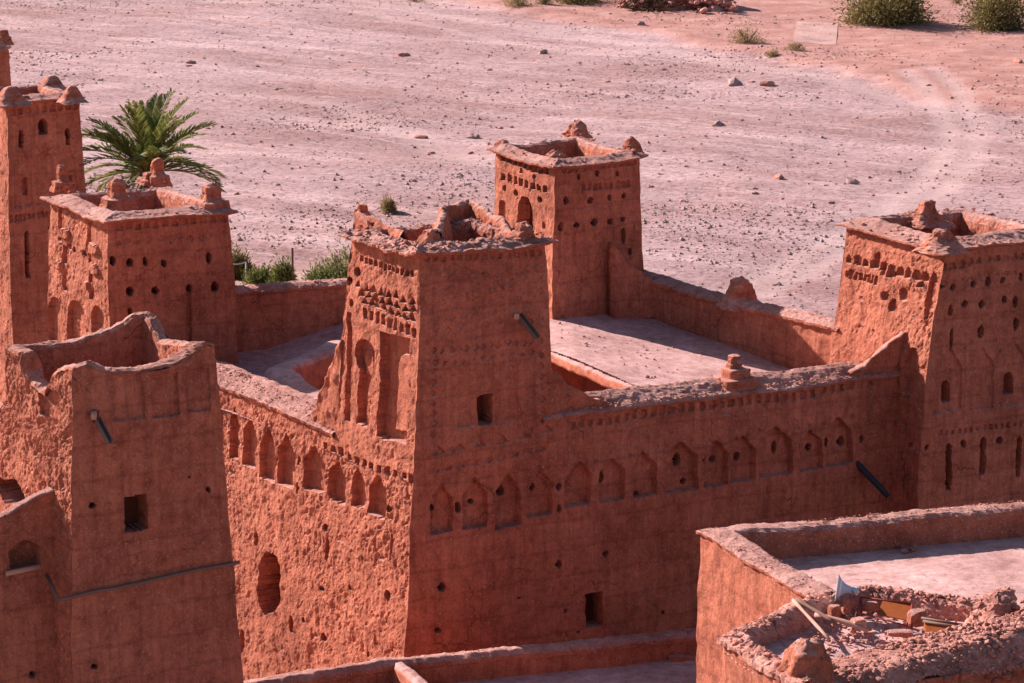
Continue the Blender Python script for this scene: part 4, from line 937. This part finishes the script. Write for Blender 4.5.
# pebbles (uncountable)
mb = MB(); cnt = 0; pv = []
while cnt < 20000:
    y = random.uniform(118, 335); x = random.uniform(-.2, .2)*y*1.0
    dn = float(fbm(np.array([[x, y, 0]]), .07, 2, 333)[0]) if cnt % 1 == 0 else 0
    if random.random() > .12+max(0, dn+.05)*1.9: continue
    pv.append((x, y)); cnt += 1
pv = np.array(pv); sz = RNG.uniform(.035, .10, len(pv))*RNG.choice([1, 1, 1, 1, 1, 1.4, 2.0], len(pv)); V0 = np.array([[1,0,0],[0,1,0],[-1,0,0],[0,-1,0],[0,0,1],[0,0,-1]], float); F0 = np.array([[0,1,4],[1,2,4],[2,3,4],[3,0,4],[1,0,5],[2,1,5],[3,2,5],[0,3,5]])
zz = np.array([ground_z(a_, b_) for a_, b_ in pv]); VV = V0[None]*(1+RNG.uniform(-.35, .35, (len(pv), 6, 1)))*sz[:, None, None]*np.array([1, .85, .6])
an = RNG.uniform(0, 6.28, len(pv)); cA, sA = np.cos(an)[:, None], np.sin(an)[:, None]; VV = np.stack([VV[..., 0]*cA-VV[..., 1]*sA, VV[..., 0]*sA+VV[..., 1]*cA, VV[..., 2]], -1)+np.stack([pv[:, 0], pv[:, 1], zz+sz*.25], -1)[:, None, :]
FF = (F0[None]+(np.arange(len(pv))*6)[:, None, None]).reshape(-1, 3)
tag(mk('pebbles', VV.reshape(-1, 3), FF, M['stone'], None, False, (0, 0, 0)), kind='stuff')
# boulders that can be told apart
protos = []
for k in range(6):
    v = rockverts(ICO2, (1, .8, .55), 400+k, .4); me = bpy.data.meshes.new('boulder'); me.from_pydata([tuple(q_) for q_ in v], [], ICO2[1].tolist()); me.materials.append(M['stone'] if k % 3 else M['cap']); me.polygons.foreach_set('use_smooth', np.zeros(len(me.polygons), bool)); me.update(); protos.append(me)
def boulder(px, py, s, lab, grp=None, k=None):
    p = gpt(px, py); o = bpy.data.objects.new('boulder', protos[random.randrange(6) if k is None else k]); C.objects.link(o); o.location = (p[0], p[1], p[2]+s*.1); o.scale = (s, s*random.uniform(.7, 1), s*random.uniform(.7, 1.1)); o.rotation_euler = (0, 0, random.uniform(0, 6.28)); tag(o, lab, 'boulder', grp)
for px, py, s, lab in [(420,131,.55,'rounded brown boulder lying left of a darker one, above the back tower on the riverbed'),(474,130,.5,'dark brown boulder on the riverbed just up and left of the back tower'),(543,48,.6,'lone pale rounded boulder near the top centre of the riverbed'),(404,53,.6,'lone dark boulder on the upper riverbed, left of centre'),(191,62,.5,'dark stone high on the riverbed above the palm'),(735,84,.9,'largest brown boulder on the upper right riverbed, left of the wheel tracks'),(768,84,.6,'pale boulder just right of the largest brown one, below the concrete slab'),(719,122,.55,'pale boulder in the middle of the right riverbed'),(852,178,.55,'small dark bluish boulder beside the wheel tracks'),(778,177,.55,'flat brown boulder right of the back tower on open gravel'),(1018,66,.6,'grey boulder at the right edge below the bushes')]:
    boulder(px, py, s, lab)
n = 0
while n < 80:
    px, py = random.uniform(5, 1020), random.uniform(60, 300)
    if px < 480 and py > 190 and px > 220: continue
    if not (.1 < random.random()): continue
    boulder(px, py, random.uniform(.16, .3), 'small stone lying loose on the open gravel of the riverbed', 'small stones scattered on the riverbed'); n += 1

# ---- concrete slab
sl = [P(797,22,0), P(838,24,0), P(836,46,0), P(793,42,0)]; zs_ = max(ground_z(*q_) for q_ in sl)+.03
V = np.array([(*q_, ground_z(*q_)-.4) for q_ in sl[::-1]]+[(*q_, ground_z(*q_)+.03) for q_ in sl[::-1]]); o = mk('concrete_slab', V, BOXF, M['slab'], None, False); tag(o, 'pale rectangular concrete slab lying flat on the red sand, top right', 'slab')

# ---- bushes
def leaves(n, cx, cy, cz, rx, ry, rz, size, up=.3, seed=0, clumps=9, aspect=2.4):
    r = np.random.default_rng(seed)
    cc_ = r.normal(0, 1, (clumps, 3)); cc_ /= np.linalg.norm(cc_, axis=1)[:, None]; cc_ *= r.uniform(.25, .75, (clumps, 1)); cc_[:, 2] = np.abs(cc_[:, 2])
    k = r.integers(0, clumps, n); d = r.normal(0, .22, (n, 3)); p = cc_[k]+d; p[:, 2] = np.abs(p[:, 2])
    p = p*np.array([rx, ry, rz])+np.array([cx, cy, cz])
    dirv = d/np.linalg.norm(d, axis=1)[:, None]+np.array([0, 0, up])+r.normal(0, .4, (n, 3)); dirv /= np.linalg.norm(dirv, axis=1)[:, None]
    sd_ = np.cross(dirv, r.normal(0, 1, (n, 3))); sd_ /= np.linalg.norm(sd_, axis=1)[:, None]
    s = size*r.uniform(.6, 1.4, (n, 1)); w = s/aspect*.5
    V = np.stack([p-sd_*w*.4, p+dirv*s*.5-sd_*w, p+dirv*s, p+dirv*s*.5+sd_*w], 1)
    return V.reshape(-1, 3), np.arange(n*4).reshape(-1, 4)
def bush(px, py, wpx, hpx, mat, lab, n=1500, seed=0, name='bush', group=None, size=None, clumps=10):
    p = gpt(px, py); dist = math.hypot(p[1], 30); rx = wpx/2/F*dist; rz = hpx/F*dist
    t = empty(name, p, lab, 'bush', group); V, Q = leaves(int(n*2.2), p[0], p[1]+rx*.5, p[2], rx*1.05, rx*.85, rz*.95, (size or max(.22, rx*.12))*.72, .4, seed, int(clumps*1.5), 3.2); mk('foliage', V, Q, mat if not isinstance(mat, str) else M[mat], t, False)
    b = MB(); r = random.Random(seed)
    for k in range(7):
        a_ = r.uniform(0, 6.28); addtube(b, [(p[0], p[1]+rx*.5, p[2]-.1), (p[0]+math.cos(a_)*rx*.3, p[1]+rx*.5+math.sin(a_)*rx*.25, p[2]+rz*.4), (p[0]+math.cos(a_)*rx*.6, p[1]+rx*.5+math.sin(a_)*rx*.5, p[2]+rz*.75)], [.06, .04, .02], 5)
    b.build('stem', M['bark'], t); return t
bush(893, 28, 92, 46, 'bushleaf', 'big rounded tamarisk bush on red sand, left one of two at the top right', 5200, 1, clumps=22)
bush(1003, 32, 84, 54, 'bushleaf', 'dark dense bush in the top right corner', 4200, 2, clumps=18)
bush(748, 44, 38, 19, 'dryleaf', 'low yellowish bush left of the concrete slab', 1100, 3)
bush(796, 52, 22, 8, 'dryleaf', 'small dry tuft just below the concrete slab', 400, 4)
bush(774, 57, 16, 7, 'dryleaf', 'tiny dry tuft down and left of the concrete slab', 300, 5)
bush(958, 10, 20, 9, 'dryleaf', 'sparse dry shrub between the two big bushes at top right', 200, 6)
bush(520, 11, 40, 16, 'dryleaf', 'pale dry bush at the top edge, left end of the top thicket', 900, 7)
bush(545, 9, 24, 14, 'bushleaf', 'small dark bush at the top edge right of the pale dry one', 700, 17)
bush(580, 8, 62, 24, 'bushleaf', 'wide dark bush at the top centre edge', 1800, 8, clumps=16)
bush(389, 208, 19, 16, 'dryleaf', 'lone small green bush on the gravel left of the front tower', 900, 9, size=.25)
bush(415, 1, 24, 8, 'dryleaf', 'tiny bush on the top edge left of centre', 200, 18)
for px, py, w_, h_, lab, mt in [(238,280,36,32,'dark bush right beside the left tower behind the back wall','bushleaf'),(262,292,34,22,'low green bush second from the left tower behind the back wall','freshleaf'),(283,296,26,30,'green bush at the foot of the thin post','freshleaf'),(322,296,40,34,'broad green bush behind the back wall, left of the front tower','freshleaf'),(346,300,46,58,'tallest green bush partly hidden by the front tower','freshleaf')]:
    bush(px, py, w_, h_, mt, lab, 2200, int(px), clumps=14, size=.3)
# post and cable
p = gpt(293, 296); t = empty('post', p, 'thin brown wooden post standing among the green bushes behind the back wall', 'post'); b = MB(); addtube(b, [p, p+np.array([0, 0, 2.5])], .07, 7); b.build('shaft', M['grey_wood'], t)
c0_ = PY(214, 252, 145); c1_ = PY(246, 262, 149); b = MB(); pts = [c0_+(c1_-c0_)*t_+np.array([0, 0, -.35*math.sin(math.pi*t_)]) for t_ in np.linspace(0, 1, 8)]
addtube(b, pts, .035, 5); p_ = gpt(246, 290); addtube(b, [c1_, (c1_[0], c1_[1], 0)], .05, 6); addtube(b, [c0_, (c0_[0], c0_[1], 0)], .05, 6); o = b.build('cable', M['cable']); tag(o, 'pale sagging cable on two poles beside the left tower', 'cable')
# ---- ruin with stone heap at the top
rz_ = gpt(678, 14); ru = empty('stone_ruin', rz_, 'heap of whitish stones and brush with a long shadow at the top centre right', 'ruin')
mb = MB(); rr = random.Random(5); pts = []
for _ in range(700):
    a_ = rr.uniform(-1, 1); pts.append((rz_[0]+a_*6.0, rz_[1]+3+rr.gauss(0, 2.0)+a_*-3, rz_[2]+max(0, rr.uniform(0, 2.4)*(1-abs(a_)**3))))
scatter_stones(mb, pts, .3, .9, .8); tag(mb.build('stones', M['rubble'], ru, False), kind='stuff')
V, Q = leaves(1800, rz_[0]-1.0, rz_[1]+1, rz_[2], 5.2, 3, 2.0, .5, .3, 77, 16); mk('brush', V, Q, M['bark'], ru, False)
mb = MB(); V, Q = lump(rz_[0]+.5, rz_[1]+5, rz_[2]-.3, 5.0, 3.0, 1, 91, .5, [(1.1, 0), (1, .3), (.8, .9), (.5, 1), (.02, 1)]); mk('mound', V, Q, M['adobe'], ru)
q_ = gpt(720, 6); boulder(716, 15, 1.0, 'brown boulder at the right end of the stone heap'); boulder(640, 24, .6, 'stone at the foot of the sandy hump left of the stone heap')

# ---- date palm behind the left tower
pc = np.array([*P(147, 172, 10.0), 10.0]); pal = empty('palm_tree', (pc[0], pc[1], 0), 'green date palm rising behind the left tower', 'palm tree')
b = MB(); addtube(b, [(pc[0]+.3, pc[1], -.3), (pc[0]+.1, pc[1], 5), (pc[0], pc[1], 10.2)], [.34, .27, .25], 12); b.build('trunk', M['bark'], pal)
mb = MB(); rp_ = random.Random(3); nfr = 44
for k in range(nfr):
    az = k*2.39996+rp_.uniform(-.2, .2); el = rad(rp_.uniform(28, 80)) if k > 9 else rad(rp_.uniform(-5, 20)); L = rp_.uniform(3.4, 4.1)
    n = 16; pts = []; pos = pc.copy(); e = el
    for i in range(n+1):
        pts.append(pos.copy()); pos = pos+np.array([math.cos(az)*math.cos(e), math.sin(az)*math.cos(e), math.sin(e)])*L/n; e -= rad(1.7+3.3*math.cos(el)*(i/n)*1.3)
    V, Q, T_ = tube(pts, [.045*(1-.8*i/n) for i in range(n+1)], 4); mb.add(V, Q)
    for i in range(2, n+1):
        d_ = pts[min(i+1, n)]-pts[i-1]; d_ /= np.linalg.norm(d_); s_ = np.cross(d_, [0, 0, 1]); s_ /= np.linalg.norm(s_); u_ = np.cross(s_, d_)
        for sub_ in (0, .5):
            b0_ = pts[i]*(1-sub_)+pts[i-1]*sub_
            for sg in (-1, 1):
                ll = .62*math.sin(math.pi*min(1, (i+.8)/(n+2)))**.6+.1; t_ = b0_+(d_*.75+s_*sg*.75+u_*rp_.uniform(.1, .5)+np.array([0, 0, -.12]))*ll*.85; w_ = d_*.075
                m_ = (b0_+t_)/2+u_*.03
                mb.add(np.array([b0_-w_, m_-w_*1.2, t_, m_+w_*1.2]), np.array([[0, 1, 2, 3]]))
mb.build('fronds', M['palm'], pal, False)
mb = MB()
for k in range(14):
    az = k*.9; mb.add(*rockthing_v) if False else None
    addtube(mb, [pc+np.array([0, 0, -.3]), pc+np.array([math.cos(az)*.35, math.sin(az)*.35, .1]), pc+np.array([math.cos(az)*.8, math.sin(az)*.8, -.1-.1*(k % 3)])], [.05, .03, .06], 5)
mb.build('date_stalks', plain('date_stalk', (.45, .26, .07), .7), pal)

# ================================================================= light, sky, camera
SAZ, SEL = -36.0, 29            # direction in which shadows fall, sun elevation
sd = bpy.data.lights.new('sun', 'SUN'); sd.energy = 5.0; sd.angle = rad(.53); sd.color = (1, .90, .82)
so = bpy.data.objects.new('sun', sd); C.objects.link(so)
dirv = Vector((math.cos(rad(SAZ))*math.cos(rad(SEL)), math.sin(rad(SAZ))*math.cos(rad(SEL)), -math.sin(rad(SEL))))
so.rotation_euler = dirv.to_track_quat('-Z', 'Y').to_euler(); so.location = (-40, 40, 60)
w = bpy.data.worlds.new('World'); bpy.context.scene.world = w; w.use_nodes = True; nt = w.node_tree
sk = nt.nodes.new('ShaderNodeTexSky'); sk.sky_type = 'NISHITA'; sk.sun_disc = False; sk.sun_elevation = rad(SEL); sk.sun_rotation = rad((90-(SAZ+180)) % 360)
nt.links.new(sk.outputs[0], nt.nodes['Background'].inputs[0]); nt.nodes['Background'].inputs[1].default_value = .052
cam = bpy.data.cameras.new('camera'); co = bpy.data.objects.new('camera', cam); C.objects.link(co); bpy.context.scene.camera = co
cam.sensor_width = 36; cam.lens = F/W*36; cam.clip_start = 1; cam.clip_end = 9000
co.location = (0, 0, CZ); co.rotation_euler = (math.pi/2-PITCH, 0, 0)
sc = bpy.context.scene; sc.render.engine = 'CYCLES'
sc.view_settings.view_transform = 'Standard'; sc.view_settings.look = 'None'; sc.view_settings.exposure = 1.2; sc.view_settings.gamma = 1
sc.cycles.max_bounces = 8; sc.cycles.diffuse_bounces = 5
sc.render.resolution_x = 1024; sc.render.resolution_y = 683
